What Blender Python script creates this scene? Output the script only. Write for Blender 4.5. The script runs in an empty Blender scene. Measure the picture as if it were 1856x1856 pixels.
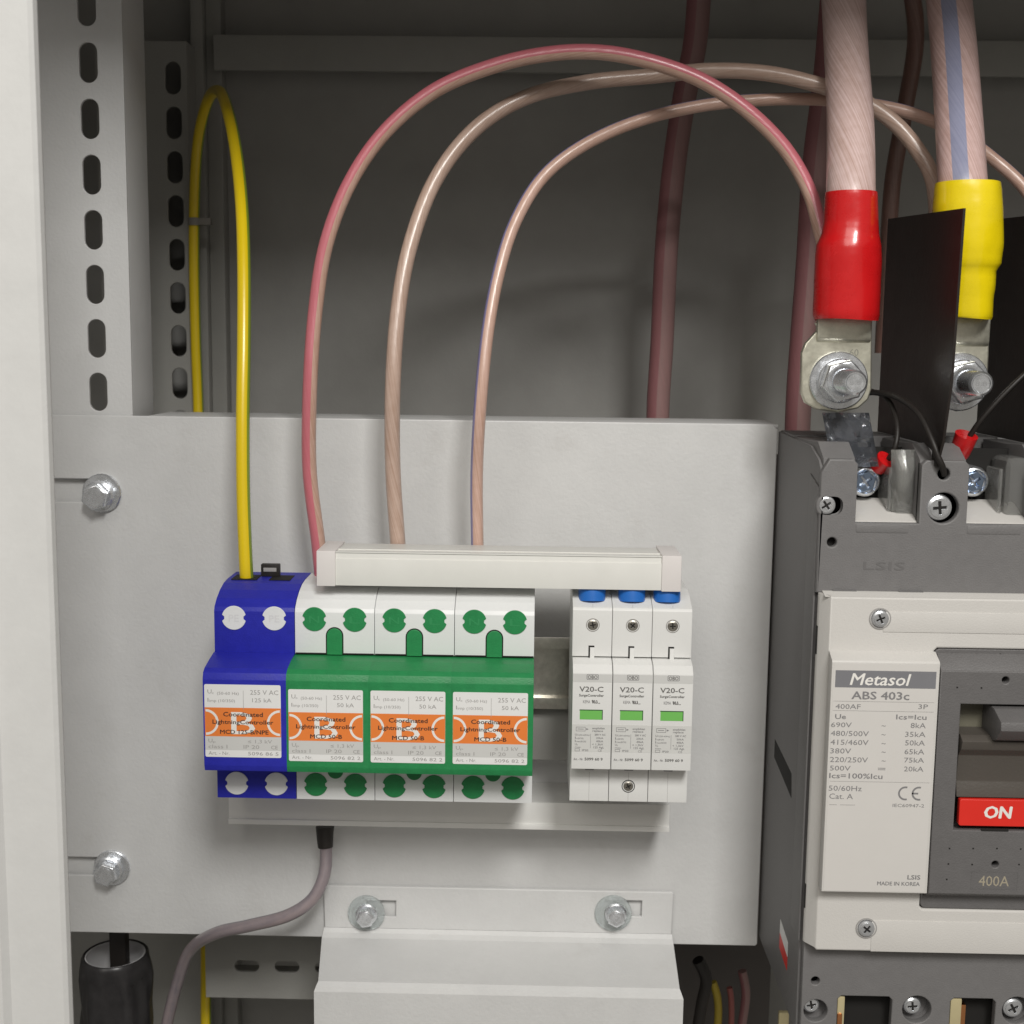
import bpy, bmesh, math, random
from mathutils import Vector, Matrix
random.seed(7)
D = bpy.data
S = bpy.context.scene
col = S.collection
MM = 0.001
PI = math.pi
R = math.radians

# ------------------------------------------------------------------ camera (all numbers below are millimetres)
F = 2270.0                      # focal length in pixels of the 1856 px picture
PITCH, YAW, ROLL = R(7.5), R(1.0), R(0.7)
CAM_Y = -610.0
fw = Vector((-math.sin(YAW)*math.cos(PITCH), math.cos(YAW)*math.cos(PITCH), -math.sin(PITCH)))
r0 = Vector((math.cos(YAW), math.sin(YAW), 0)); u0 = r0.cross(fw)
RT = math.cos(ROLL)*r0 + math.sin(ROLL)*u0
UP = -math.sin(ROLL)*r0 + math.cos(ROLL)*u0
cd = D.cameras.new('camera'); cam = D.objects.new('camera', cd); col.objects.link(cam)
m3 = Matrix((RT, UP, -fw)).transposed()
cam.matrix_world = Matrix.Translation((0, CAM_Y*MM, 0)) @ m3.to_4x4()
cd.sensor_width = 36; cd.lens = 36*F/1856; cd.clip_start = 0.01; cd.clip_end = 20
cd.dof.use_dof = True; cd.dof.focus_distance = 0.545; cd.dof.aperture_fstop = 20
S.camera = cam

def at(px, py, Y):
    d = RT*((px-928)/F) + UP*((928-py)/F) + fw
    t = (Y-CAM_Y)/d.y
    return Vector((d.x*t, Y, d.z*t))
def AX(px, py, Y): return at(px, py, Y).x
def AZ(px, py, Y): return at(px, py, Y).z
def pts(l, Y): return [(at(a, b, Y).x, at(a, b, Y).z) for a, b in l]

# ------------------------------------------------------------------ light
w = D.worlds.new('World'); S.world = w; w.use_nodes = True
bg = w.node_tree.nodes['Background']; bg.inputs[0].default_value = (1.0, 0.94, 0.85, 1); bg.inputs[1].default_value = 0.24
def area(name, loc, target, sx, sy, power, color):
    l = D.lights.new(name, 'AREA'); l.shape = 'RECTANGLE'; l.size = sx*MM; l.size_y = sy*MM
    l.energy = power; l.color = color
    o = D.objects.new(name, l); col.objects.link(o); o.location = Vector(loc)*MM
    o.rotation_euler = (Vector(target)-Vector(loc)).to_track_quat('-Z', 'Y').to_euler()
    return o
area('ceiling_lamp', (330, -1500, 1050), (0, 0, -80), 340, 420, 20.5, (1.0, 0.985, 0.95))
area('fill_light', (-350, -2200, 1500), (0, 0, -150), 1700, 1100, 25, (1.0, 0.96, 0.90))  # large soft fill added to lift shadows and give the metals a reflection
S.view_settings.view_transform = 'Standard'; S.view_settings.look = 'None'
S.view_settings.exposure = 0; S.view_settings.gamma = 1
S.render.engine = 'CYCLES'

# ------------------------------------------------------------------ materials
def node(nt, t, **k):
    n = nt.nodes.new(t)
    for a, b in k.items(): setattr(n, a, b)
    return n
def mat(name, c, rough=.5, metal=0., bump=0., bscale=900., vary=.04, vscale=60., coat=0., trans=0., ior=1.45, spec=.5, alpha=1., grime=0., sss=0.):
    m = D.materials.new(name); m.use_nodes = True; nt = m.node_tree; b = nt.nodes['Principled BSDF']
    b.inputs['Roughness'].default_value = rough; b.inputs['Metallic'].default_value = metal
    b.inputs['Coat Weight'].default_value = coat; b.inputs['Coat Roughness'].default_value = .12
    b.inputs['Transmission Weight'].default_value = trans; b.inputs['IOR'].default_value = ior
    b.inputs['Specular IOR Level'].default_value = spec; b.inputs['Alpha'].default_value = alpha
    if sss: b.inputs['Subsurface Weight'].default_value = sss; b.inputs['Subsurface Scale'].default_value = .002
    tc = node(nt, 'ShaderNodeTexCoord')
    n = node(nt, 'ShaderNodeTexNoise'); n.inputs['Scale'].default_value = vscale; n.inputs['Detail'].default_value = 5
    n.inputs['Roughness'].default_value = .7
    nt.links.new(tc.outputs['Object'], n.inputs['Vector'])
    mr = node(nt, 'ShaderNodeMapRange'); mr.inputs['From Min'].default_value = .25; mr.inputs['From Max'].default_value = .75
    mr.inputs['To Min'].default_value = 1-vary; mr.inputs['To Max'].default_value = 1+vary
    nt.links.new(n.outputs['Fac'], mr.inputs['Value'])
    mx = node(nt, 'ShaderNodeVectorMath', operation='SCALE'); mx.inputs[0].default_value = c
    nt.links.new(mr.outputs['Result'], mx.inputs['Scale'])
    last = mx.outputs['Vector']
    if grime:
        g = node(nt, 'ShaderNodeTexNoise'); g.inputs['Scale'].default_value = 34; g.inputs['Detail'].default_value = 8; g.inputs['Roughness'].default_value = .75
        nt.links.new(tc.outputs['Object'], g.inputs['Vector'])
        r = node(nt, 'ShaderNodeMapRange'); r.inputs['From Min'].default_value = .56; r.inputs['From Max'].default_value = .74
        r.inputs['To Max'].default_value = grime
        nt.links.new(g.outputs['Fac'], r.inputs['Value'])
        q = node(nt, 'ShaderNodeMix', data_type='RGBA'); q.inputs['B'].default_value = (.32, .29, .25, 1)
        nt.links.new(r.outputs['Result'], q.inputs['Factor']); nt.links.new(last, q.inputs['A']); last = q.outputs['Result']
    nt.links.new(last, b.inputs['Base Color'])
    rr = node(nt, 'ShaderNodeMapRange'); rr.inputs['To Min'].default_value = max(rough-.07, .02); rr.inputs['To Max'].default_value = min(rough+.07, 1)
    nt.links.new(n.outputs['Fac'], rr.inputs['Value']); nt.links.new(rr.outputs['Result'], b.inputs['Roughness'])
    if bump:
        bn = node(nt, 'ShaderNodeTexNoise'); bn.inputs['Scale'].default_value = bscale; bn.inputs['Detail'].default_value = 2
        nt.links.new(tc.outputs['Object'], bn.inputs['Vector'])
        bp = node(nt, 'ShaderNodeBump'); bp.inputs['Strength'].default_value = bump; bp.inputs['Distance'].default_value = .0004
        nt.links.new(bn.outputs['Fac'], bp.inputs['Height']); nt.links.new(bp.outputs['Normal'], b.inputs['Normal'])
    return m
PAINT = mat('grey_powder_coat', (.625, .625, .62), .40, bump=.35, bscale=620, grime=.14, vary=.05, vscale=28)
PAINT_D = mat('shaded_inner_paint', (.325, .32, .30), .5, bump=.2, bscale=700, grime=.15)  # cabinet paint with the interior shade put into its colour
PAINT_B = mat('shaded_back_paint', (.345, .338, .322), .42, bump=.2, bscale=500, vary=.14, vscale=7, grime=.08)  # colour lowered so the back panel reads as shaded
FRAME = mat('frame_paint', (.62, .62, .61), .45, bump=.15, bscale=500)
GALV = mat('galvanised_steel', (.52, .50, .45), .33, 1, bump=.15, bscale=300, vary=.2, vscale=220)
ZINC = mat('zinc_plated_steel', (.80, .82, .85), .27, .88, bump=.12, bscale=600, vary=.15, vscale=400)
ZINC_D = mat('dull_screw_steel', (.40, .38, .34), .35, 1, bump=.2, vary=.25, vscale=600)
TIN = mat('tinned_copper', (.74, .72, .60), .34, .85, bump=.25, bscale=250, vary=.15, vscale=200)
COPPER = mat('copper', (.75, .33, .14), .3, 1, bump=.1)
BRASS = mat('pale_brass', (.80, .70, .42), .35, .6)
BLUE = mat('blue_plastic', (.022, .026, .37), .48, bump=.3, bscale=1500, vary=.10, vscale=300, spec=.35)
GREEN = mat('green_plastic', (.022, .23, .075), .45, bump=.3, bscale=1300, vary=.12, vscale=200, spec=.4, grime=.06)
GREEN_L = mat('window_green', (.17, .50, .11), .4)
WHITE = mat('white_plastic', (.76, .77, .77), .42, bump=.12, bscale=1400, vary=.02)
WHITE_V = mat('grey_white_plastic', (.73, .73, .715), .40, bump=.12, bscale=1400, vary=.02)
DUCT = mat('cream_pvc', (.73, .725, .69), .38, vary=.03, grime=.04)
CAP = mat('duct_cap_pvc', (.72, .685, .67), .42, vary=.02)
COVER = mat('warm_white_plastic', (.615, .598, .572), .48, bump=.25, bscale=1600, vary=.02)
GREY = mat('grey_thermoset', (.17, .165, .165), .5, bump=.4, bscale=1500, vary=.06, vscale=200)
GREY_E = mat('dark_grey_thermoset', (.135, .13, .13), .48, bump=.4, bscale=1500, vary=.06, vscale=200)
HANDLE = mat('handle_plastic', (.085, .075, .065), .42, bump=.2)
RED = mat('red_vinyl', (.60, .010, .012), .28, coat=.5, bump=.45, bscale=130, vary=.08, sss=.05)
YELLOW = mat('yellow_vinyl', (.88, .68, .006), .28, coat=.5, bump=.45, bscale=130, vary=.05)
REDLAB = mat('red_label', (.72, .028, .018), .4)
ORANGE = mat('orange_print', (.80, .22, .045), .45, vary=.03)
LABEL = mat('label_white', (.78, .78, .77), .4, vary=.015)
LABEL_G = mat('label_grey', (.60, .60, .585), .4, vary=.02)
INK = mat('black_ink', (.045, .03, .025), .5)
INK_L = mat('light_grey_ink', (.34, .33, .32), .5)
INK_M = mat('mid_grey_ink', (.22, .215, .22), .5)
BAND = mat('label_dark_band', (.20, .20, .215), .45)
WINK = mat('white_ink', (.82, .80, .76), .45)
GOLD = mat('gold_ink', (.36, .32, .24), .5)
BLACK = mat('black_plastic', (.018, .015, .013), .5, bump=.2, vary=.15)
SHEET_B = mat('black_barrier_sheet', (.020, .015, .013), .42, bump=.15, bscale=400, vary=.1)
HOLE = mat('hole_shade', (.012, .011, .010), .8)  # near-black colour standing for the shade inside holes and gaps
BLUEW = mat('blue_wire_insulation', (.018, .14, .50), .35, coat=.2)
CLEAR = mat('clear_plastic', (.66, .66, .64), .10, trans=.80, ior=1.48, vary=.0, bump=.5, bscale=120)
CLEARW = mat('clear_washer_plastic', (.84, .88, .88), .15, trans=.75, ior=1.3, vary=.0)
GREENS = mat('screw_recess_steel', (.30, .31, .32), .4, 1)

def strand_mat(name, a, b, nstr=22, twist=8., stripe=None, sw=.09, sang=.25, rough=.32, edge=None, amount=.42):
    """clear insulation over twisted strands: u runs round the cable, v along it (metres)"""
    m = D.materials.new(name); m.use_nodes = True; nt = m.node_tree; p = nt.nodes['Principled BSDF']
    uv = node(nt, 'ShaderNodeUVMap'); sx = node(nt, 'ShaderNodeSeparateXYZ'); nt.links.new(uv.outputs['UV'], sx.inputs[0])
    def M(op, x, y=None, z=None):
        n = node(nt, 'ShaderNodeMath', operation=op)
        for i, v in enumerate((x, y, z)):
            if v is None: continue
            if isinstance(v, (int, float)): n.inputs[i].default_value = v
            else: nt.links.new(v, n.inputs[i])
        return n.outputs[0]
    tc = node(nt, 'ShaderNodeTexCoord')
    ph = M('MULTIPLY', M('ADD', sx.outputs['X'], M('MULTIPLY', sx.outputs['Y'], twist)), 2*PI)
    cb = node(nt, 'ShaderNodeCombineXYZ'); kk = nstr*.55
    nt.links.new(M('MULTIPLY', M('COSINE', ph), kk), cb.inputs[0]); nt.links.new(M('MULTIPLY', M('SINE', ph), kk), cb.inputs[1])
    nt.links.new(M('MULTIPLY', sx.outputs['Y'], 22.0), cb.inputs[2])
    nz = node(nt, 'ShaderNodeTexNoise'); nz.inputs['Scale'].default_value = 1.0; nz.inputs['Detail'].default_value = 3
    nt.links.new(cb.outputs[0], nz.inputs['Vector'])
    s = M('MULTIPLY', M('MULTIPLY_ADD', nz.outputs['Fac'], 3.2, -1.1), amount)
    s.node.use_clamp = False
    n2 = node(nt, 'ShaderNodeTexNoise'); n2.inputs['Scale'].default_value = 240
    nt.links.new(tc.outputs['Object'], n2.inputs['Vector'])
    s = M('ADD', s, M('MULTIPLY_ADD', n2.outputs['Fac'], .5, -.2))
    mx = node(nt, 'ShaderNodeMix', data_type='RGBA'); mx.clamp_factor = True
    mx.inputs['A'].default_value = (*a, 1); mx.inputs['B'].default_value = (*b, 1); nt.links.new(s, mx.inputs['Factor'])
    out = mx.outputs['Result']
    if stripe:
        d = M('ABSOLUTE', M('SUBTRACT', M('FRACT', M('ADD', M('SUBTRACT', sx.outputs['X'], sang), .5)), .5))
        k = M('LESS_THAN', d, sw)
        m2 = node(nt, 'ShaderNodeMix', data_type='RGBA'); nt.links.new(M('MULTIPLY', k, .72), m2.inputs['Factor'])
        nt.links.new(out, m2.inputs['A']); m2.inputs['B'].default_value = (*stripe, 1); out = m2.outputs['Result']
    nt.links.new(out, p.inputs['Base Color'])
    p.inputs['Roughness'].default_value = rough; p.inputs['Coat Weight'].default_value = .35; p.inputs['Coat Roughness'].default_value = .22
    bp = node(nt, 'ShaderNodeBump'); bp.inputs['Strength'].default_value = .25; bp.inputs['Distance'].default_value = .0003
    nt.links.new(s, bp.inputs['Height']); nt.links.new(bp.outputs['Normal'], p.inputs['Normal'])
    return m
C_PINK = strand_mat('pink_striped_cable', (.56, .37, .30), (.38, .20, .13), 10, 9, (.56, .09, .16), .19, .86)
C_CLEAR = strand_mat('clear_stranded_cable', (.54, .40, .33), (.33, .20, .14), 10, 9)
C_BLUE = strand_mat('blue_striped_cable', (.62, .42, .35), (.42, .24, .16), 10, 9, (.10, .15, .42), .09, .80)
C_BIG = strand_mat('thick_clear_cable', (.68, .52, .50), (.42, .27, .22), 26, 5.5, amount=.6)
C_BIGB = strand_mat('thick_clear_cable_blue_stripe', (.66, .48, .46), (.42, .26, .22), 26, 5.5, (.17, .25, .42), .052, .065, amount=.6)
C_YG = strand_mat('yellow_green_cable', (.80, .58, .008), (.80, .58, .008), 3, 1, (.02, .22, .03), .17, .31, amount=0)
C_DARK = strand_mat('dark_red_cable', (.27, .15, .145), (.22, .14, .13), 12, 6, (.22, .07, .08), .16, .2, rough=.7)
C_DARK2 = strand_mat('brown_stranded_cable', (.20, .11, .09), (.10, .05, .035), 12, 6)
C_GREY = strand_mat('grey_wire', (.30, .245, .25), (.15, .14, .17), 2, 3, (.09, .085, .11), .12, .3)

# ------------------------------------------------------------------ mesh helpers
def loc_of(parent):
    p = parent
    while p is not None and p.parent is not None: p = p.parent
    return Vector(p.location) if p is not None else Vector((0, 0, 0))
def link_mesh(name, me, m, parent=None, origin=None, sharp=32):
    """mesh vertices are in world millimetres"""
    org = loc_of(parent) if parent is not None else (Vector(origin)*MM if origin is not None else None)
    if org is None:
        n = len(me.vertices); c = Vector((0, 0, 0))
        for v in me.vertices: c += v.co
        org = (c/max(n, 1))*MM
    me.transform(Matrix.Translation(-org) @ Matrix.Scale(MM, 4))
    for p in me.polygons: p.use_smooth = True
    me.set_sharp_from_angle(angle=R(sharp))
    me.name = name; me.materials.clear(); me.materials.append(m)
    o = D.objects.new(name, me); col.objects.link(o)
    if parent is not None: o.parent = parent
    else: o.location = org
    return o
def from_bm(name, bm, m, parent=None, origin=None, sharp=32):
    bmesh.ops.recalc_face_normals(bm, faces=bm.faces)
    me = D.meshes.new(name); bm.to_mesh(me); bm.free()
    return link_mesh(name, me, m, parent, origin, sharp)
def thing(name, loc, label, cat, group=None):
    o = D.objects.new(name, None); col.objects.link(o); o.location = Vector(loc)*MM; o.empty_display_size = .01
    return tag(o, label, cat, group)
def tag(o, label, cat, group=None):
    o['label'] = label; o['category'] = cat
    if group: o['group'] = group
    return o
def struct(o): o['kind'] = 'structure'; return o
def stuffed(o): o['kind'] = 'stuff'; return o
def copy_tree(o, parent=None):
    c = o.copy(); col.objects.link(c); c.parent = parent
    for ch in [x for x in o.children]: copy_tree(ch, c)
    return c

def add_box(bm, a, b, bev=0, seg=2):
    v = [bm.verts.new((x, y, z)) for x in (a[0], b[0]) for y in (a[1], b[1]) for z in (a[2], b[2])]
    f = [bm.faces.new([v[i] for i in q]) for q in ((0, 1, 3, 2), (4, 6, 7, 5), (0, 4, 5, 1), (2, 3, 7, 6), (0, 2, 6, 4), (1, 5, 7, 3))]
    if bev:
        bmesh.ops.bevel(bm, geom=list({e for q in f for e in q.edges}), offset=bev, segments=seg, affect='EDGES', profile=.6)
def box(name, a, b, m, parent=None, bev=.3, seg=2, origin=None):
    bm = bmesh.new(); add_box(bm, a, b, bev, seg); return from_bm(name, bm, m, parent, origin)
def boxes(name, l, m, parent=None, bev=0):
    bm = bmesh.new()
    for a, b in l: add_box(bm, a, b, bev)
    return from_bm(name, bm, m, parent)
def prism_x(name, prof, x0, x1, m, parent=None, bev=.3):
    """prof: (y, z) outline extruded along x"""
    bm = bmesh.new(); n = len(prof)
    A = [bm.verts.new((x0, y, z)) for y, z in prof]; B = [bm.verts.new((x1, y, z)) for y, z in prof]
    bm.faces.new(A); bm.faces.new(B[::-1])
    for i in range(n): bm.faces.new((A[i], B[i], B[(i+1) % n], A[(i+1) % n]))
    bmesh.ops.recalc_face_normals(bm, faces=bm.faces)
    if bev: bmesh.ops.bevel(bm, geom=list(bm.edges), offset=bev, segments=2, affect='EDGES', profile=.6)
    return from_bm(name, bm, m, parent)
def prism_z(bm, prof, z0, z1):
    n = len(prof); A = [bm.verts.new((x, y, z0)) for x, y in prof]; B = [bm.verts.new((x, y, z1)) for x, y in prof]
    bm.faces.new(A); bm.faces.new(B[::-1])
    for i in range(n): bm.faces.new((A[i], B[i], B[(i+1) % n], A[(i+1) % n]))
def circle(cx, cz, r, n=28, a0=0, a1=2*PI, close=True):
    k = n if close else n-1
    return [(cx+r*math.cos(a0+(a1-a0)*i/k), cz+r*math.sin(a0+(a1-a0)*i/k)) for i in range(n)]
def rrect(x0, z0, x1, z1, r, n=5):
    x0, x1 = min(x0, x1), max(x0, x1); z0, z1 = min(z0, z1), max(z0, z1); r = min(r, (x1-x0)/2-1e-4, (z1-z0)/2-1e-4)
    o = []
    for cx, cz, a in ((x1-r, z0+r, -90), (x1-r, z1-r, 0), (x0+r, z1-r, 90), (x0+r, z0+r, 180)):
        for i in range(n+1): t = R(a+90*i/n); o.append((cx+r*math.cos(t), cz+r*math.sin(t)))
    return o
def curve_mesh(loops, half, bev=0, res=1):
    cu = D.curves.new('t', 'CURVE'); cu.dimensions = '2D'; cu.fill_mode = 'BOTH'
    cu.extrude = max(half-bev, 0); cu.bevel_depth = bev; cu.bevel_resolution = res; cu.offset = -bev
    for l in loops:
        s = cu.splines.new('POLY'); s.points.add(len(l)-1); s.use_cyclic_u = True
        for i, (x, z) in enumerate(l): s.points[i].co = (x, z, 0, 1)
    o = D.objects.new('t', cu); col.objects.link(o)
    me = D.meshes.new_from_object(o.evaluated_get(bpy.context.evaluated_depsgraph_get()))
    D.objects.remove(o); D.curves.remove(cu)
    return me
def sheet(name, loops, y0, y1, m, parent=None, bev=0, res=1, origin=None):
    """flat panel in the XZ plane from y0 (front) to y1 (back); loops[0] is the outline, the others are holes"""
    me = curve_mesh(loops, abs(y1-y0)/2, bev, res)
    yc = (y0+y1)/2
    me.transform(Matrix(((1, 0, 0, 0), (0, 0, -1, yc), (0, 1, 0, 0), (0, 0, 0, 1))))
    return link_mesh(name, me, m, parent, origin)
def prect(x0, y0, x1, y1, Y, r=0):
    """axis aligned rectangle from picture corners"""
    xm, ym = (x0+x1)/2, (y0+y1)/2
    a, b, c, d = AX(x0, ym, Y), AZ(xm, y1, Y), AX(x1, ym, Y), AZ(xm, y0, Y)
    return rrect(a, b, c, d, r) if r else [(a, b), (c, b), (c, d), (a, d)]
def lathe(bm, cx, cz, prof, n=28, jit=0):
    """prof: (radius, y) around an axis parallel to y"""
    rings = []
    for r, y in prof:
        if r < 1e-6: rings.append([bm.verts.new((cx, y, cz))])
        else: rings.append([bm.verts.new((cx+r*math.cos(2*PI*i/n), y, cz+r*math.sin(2*PI*i/n))) for i in range(n)])
    for A, B in zip(rings, rings[1:]):
        for i in range(n):
            j = (i+1) % n
            q = [A[i % len(A)], A[j % len(A)], B[j % len(B)], B[i % len(B)]]
            q2 = []
            for v in q:
                if v not in q2: q2.append(v)
            if len(q2) > 2: bm.faces.new(q2)
def disc(name, cx, cz, prof, m, parent=None, n=28, origin=None):
    bm = bmesh.new(); lathe(bm, cx, cz, prof, n); return from_bm(name, bm, m, parent, origin)
def lathe_z(name, cx, cy, prof, m, parent=None, n=28, wob=0, cap=False):
    bm = bmesh.new(); rings = []
    for r, z in prof:
        rings.append([bm.verts.new((cx+r*(1+wob*math.sin(3*i*2*PI/n+z*.3))*math.cos(2*PI*i/n), cy+r*math.sin(2*PI*i/n), z)) for i in range(n)])
    for A, B in zip(rings, rings[1:]):
        for i in range(n): bm.faces.new((A[i], A[(i+1) % n], B[(i+1) % n], B[i]))
    if cap: bm.faces.new(rings[0]); bm.faces.new(rings[-1][::-1])
    return from_bm(name, bm, m, parent)
def spline(P, step=4.0):
    out = []
    for i in range(len(P)-1):
        p0 = P[max(i-1, 0)]; p1 = P[i]; p2 = P[i+1]; p3 = P[min(i+2, len(P)-1)]
        n = max(2, int((p2-p1).length/step))
        for k in range(n):
            t = k/n
            out.append(.5*((2*p1)+(p2-p0)*t+(2*p0-5*p1+4*p2-p3)*t*t+(3*p1-p0-3*p2+p3)*t**3))
    out.append(P[-1]); return out
def tube_mesh(name, P, r, n=20, step=4., rf=None, cap=True):
    pts_ = spline([Vector(p) for p in P], step)
    bm = bmesh.new(); uvl = bm.loops.layers.uv.new('UVMap')
    T = [(pts_[min(i+1, len(pts_)-1)]-pts_[max(i-1, 0)]).normalized() for i in range(len(pts_))]
    N = (Vector((0, -1, 0))-T[0]*T[0].dot(Vector((0, -1, 0)))).normalized()
    rings = []; L = 0; Ls = []
    for i, p in enumerate(pts_):
        if i:
            L += (p-pts_[i-1]).length*MM
            N = (N-T[i]*N.dot(T[i])).normalized()
        B = T[i].cross(N); rr = r if rf is None else rf(i/(len(pts_)-1))
        rings.append([bm.verts.new(p+rr*(math.cos(2*PI*k/n)*N+math.sin(2*PI*k/n)*B)) for k in range(n)]); Ls.append(L)
    for i in range(len(rings)-1):
        for k in range(n):
            f = bm.faces.new((rings[i][k], rings[i][(k+1) % n], rings[i+1][(k+1) % n], rings[i+1][k]))
            for lp, (u, v) in zip(f.loops, ((k/n, Ls[i]), ((k+1)/n, Ls[i]), ((k+1)/n, Ls[i+1]), (k/n, Ls[i+1]))): lp[uvl].uv = (u, v)
    if cap: bm.faces.new(rings[0][::-1]); bm.faces.new(rings[-1])
    me = D.meshes.new(name); bm.to_mesh(me); bm.free(); return me
def tube(name, P, r, m, parent=None, n=20, step=4., rf=None, origin=None):
    return link_mesh(name, tube_mesh(name, P, r, n, step, rf), m, parent, origin, sharp=50)
def ptube(l): return [at(a, b, Y) for a, b, Y in l]

# ---- lettering: real letter outlines, thin printed layer
def text_loops(lines, Y, th=.05):
    """lines: (string, x0, x1 or None, zbase, capheight, weight, shear, align) in mm -> one mesh"""
    bm = bmesh.new()
    for (s, xa, xb, z, h, wgt, sh) in lines:
        cu = D.curves.new('t', 'FONT'); cu.body = s; cu.size = 1.0; cu.resolution_u = 2; cu.shear = sh; cu.offset = 0
        cu.fill_mode = 'FRONT'; cu.extrude = 0
        o = D.objects.new('t', cu); col.objects.link(o)
        me = D.meshes.new_from_object(o.evaluated_get(bpy.context.evaluated_depsgraph_get()))
        D.objects.remove(o); D.curves.remove(cu)
        if not me.vertices: continue
        xs = [v.co.x for v in me.vertices]; mn, mxx = min(xs), max(xs)
        sy = h/.72; sxx = (xb-xa)/(mxx-mn) if xb is not None else sy
        src = [v.co.copy() for v in me.vertices]
        sh_ = wgt*2.6*h/.72
        offs = [(0, 0)] if not wgt else [(-sh_*.5, 0), (sh_*.5, 0), (0, sh_*.3), (0, -sh_*.3)]
        for k, (ox, oz) in enumerate(offs):
            for v, c in zip(me.vertices, src): v.co = Vector((xa+(c.x-mn)*sxx+ox, Y-.004*k, z+c.y*sy+oz))
            bm.from_mesh(me)
        D.meshes.remove(me)
    bmesh.ops.solidify(bm, geom=list(bm.faces), thickness=th) if False else None
    return bm
def printing(name, lines, Y, m, parent):
    bm = text_loops(lines, Y)
    me = D.meshes.new(name); bm.to_mesh(me); bm.free()
    o = link_mesh(name, me, m, parent)
    return o
def ptext(s, x0, x1, ytop, ybase, Y, wgt=0, sh=0):
    xm = (x0+x1)/2; ym = (ytop+ybase)/2
    return (s, AX(x0, ym, Y), AX(x1, ym, Y), AZ(xm, ybase, Y), AZ(xm, ytop, Y)-AZ(xm, ybase, Y), wgt, sh)

# ---- fasteners
def cross_loop(cx, cz, r, w_, a=0):
    l = [(w_, w_), (w_, r), (-w_, r), (-w_, w_), (-r, w_), (-r, -w_), (-w_, -w_), (-w_, -r), (w_, -r), (w_, -w_), (r, -w_), (r, w_)]
    return [(cx+x*math.cos(a)-z*math.sin(a), cz+x*math.sin(a)+z*math.cos(a)) for x, z in l]
def screw(cx, cz, y, r, parent, m=None, a=.3, name='screw', depth=1.6, top=None):
    """cross head screw facing -y; y is the seat"""
    m = m or ZINC
    o = disc(name, cx, cz, [(r*.97, y+1), (r, y-depth*.4), (r*.9, y-depth*.85), (r*.72, y-depth), (r*.70, y-depth*.98), (0, y-depth*.98)], m, parent)
    me = curve_mesh([circle(cx, cz, r*.72, 24), cross_loop(cx, cz, r*.52, r*.12, a)], .2, .04)
    me.transform(Matrix(((1, 0, 0, 0), (0, 0, -1, y-depth*1.02), (0, 1, 0, 0), (0, 0, 0, 1))))
    link_mesh('cross_recess', me, m, o)
    me = curve_mesh([cross_loop(cx, cz, r*.5, r*.11, a)], .02, 0)
    me.transform(Matrix(((1, 0, 0, 0), (0, 0, -1, y-depth*.99), (0, 1, 0, 0), (0, 0, 0, 1))))
    link_mesh('recess_floor', me, HOLE, o)
    return o
def hexa(cx, cz, r, a=0): return [(cx+r*math.cos(a+i*PI/3), cz+r*math.sin(a+i*PI/3)) for i in range(6)]

# =================================================================== CABINET (setting)
ZT, ZB = 283, -420
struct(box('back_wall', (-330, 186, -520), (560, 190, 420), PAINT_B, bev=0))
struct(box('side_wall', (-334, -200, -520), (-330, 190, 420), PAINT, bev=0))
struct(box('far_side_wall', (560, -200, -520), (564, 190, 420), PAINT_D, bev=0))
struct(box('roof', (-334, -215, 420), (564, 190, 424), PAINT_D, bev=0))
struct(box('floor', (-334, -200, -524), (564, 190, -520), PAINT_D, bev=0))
hd = box('header_beam', (-334, -232, 250), (564, -196, 424), FRAME, bev=1.5); struct(hd)
# left front frame member with its folded lip
xe = AX(100, 928, -200)
fr = thing('cabinet_frame', (xe-60, -200, -420), 'wide pale grey painted upright of the cabinet door frame at the far left', 'cabinet frame')
bm = bmesh.new()
xf = xe
prism_z(bm, [(xf, -200), (xf-.6, -202), (xf-2, -203), (xf-20, -203.6), (xf-22, -206), (xf-95, -206), (xf-95, -170), (xf-30, -170), (xf-1, -197)], -520, 424)
from_bm('upright', bm, FRAME, fr)
box('gasket_lip', (xf-95, -212, -520), (xf-27, -206, 424), FRAME, fr, bev=2.5, seg=3)

# slotted posts (real slots)
def slotted_post(name, X0, X1, Y, Z0, Z1, slots, sw, sh, label, side=True, paint=PAINT_D, slots2=()):
    t = thing(name, ((X0+X1)/2, Y, Z0), label, 'slotted post', 'slotted posts')
    holes = [rrect(x-sw/2, z-sh/2, x+sw/2, z+sh/2, sw/2, 6) for x, z in slots]
    sheet('front_face', [[(X0, Z0), (X1, Z0), (X1, Z1), (X0, Z1)]]+holes, Y, Y+2, paint, t, bev=.35)
    box('side_flange', (X1-2, Y+2.01, Z0), (X1, Y+34, Z1), paint, t, bev=.3)
    box('rear_flange', (X0, Y+2.01, Z0), (X0+2, Y+34, Z1), paint, t, bev=.3)
    return t
c1 = [(151.5, 20), (155.6, 113), (160.5, 215), (165, 316), (170, 417), (175, 516), (179, 614), (183, 710.5)]
P1 = [at(a, b, 3) for a, b in c1]
pit = (P1[1].z-P1[-1].z)/6; X1m = sum(p.x for p in P1)/8
post_front = slotted_post('slotted_post', -262, AX(231, 400, 3), 3, -299, 419,
    [(X1m, P1[1].z+pit*k) for k in range(-15, 9)], 8.7, 18.6,
    'lighter slotted upright at the left whose oval slots run down to the mounting plate', paint=PAINT)
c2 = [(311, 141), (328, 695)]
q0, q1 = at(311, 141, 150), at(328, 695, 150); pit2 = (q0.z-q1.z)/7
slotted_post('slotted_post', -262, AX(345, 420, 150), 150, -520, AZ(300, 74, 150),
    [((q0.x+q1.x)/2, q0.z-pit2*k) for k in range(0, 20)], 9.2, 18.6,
    'darker slotted upright deep in the cabinet behind the yellow cable', paint=PAINT_D)
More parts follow.
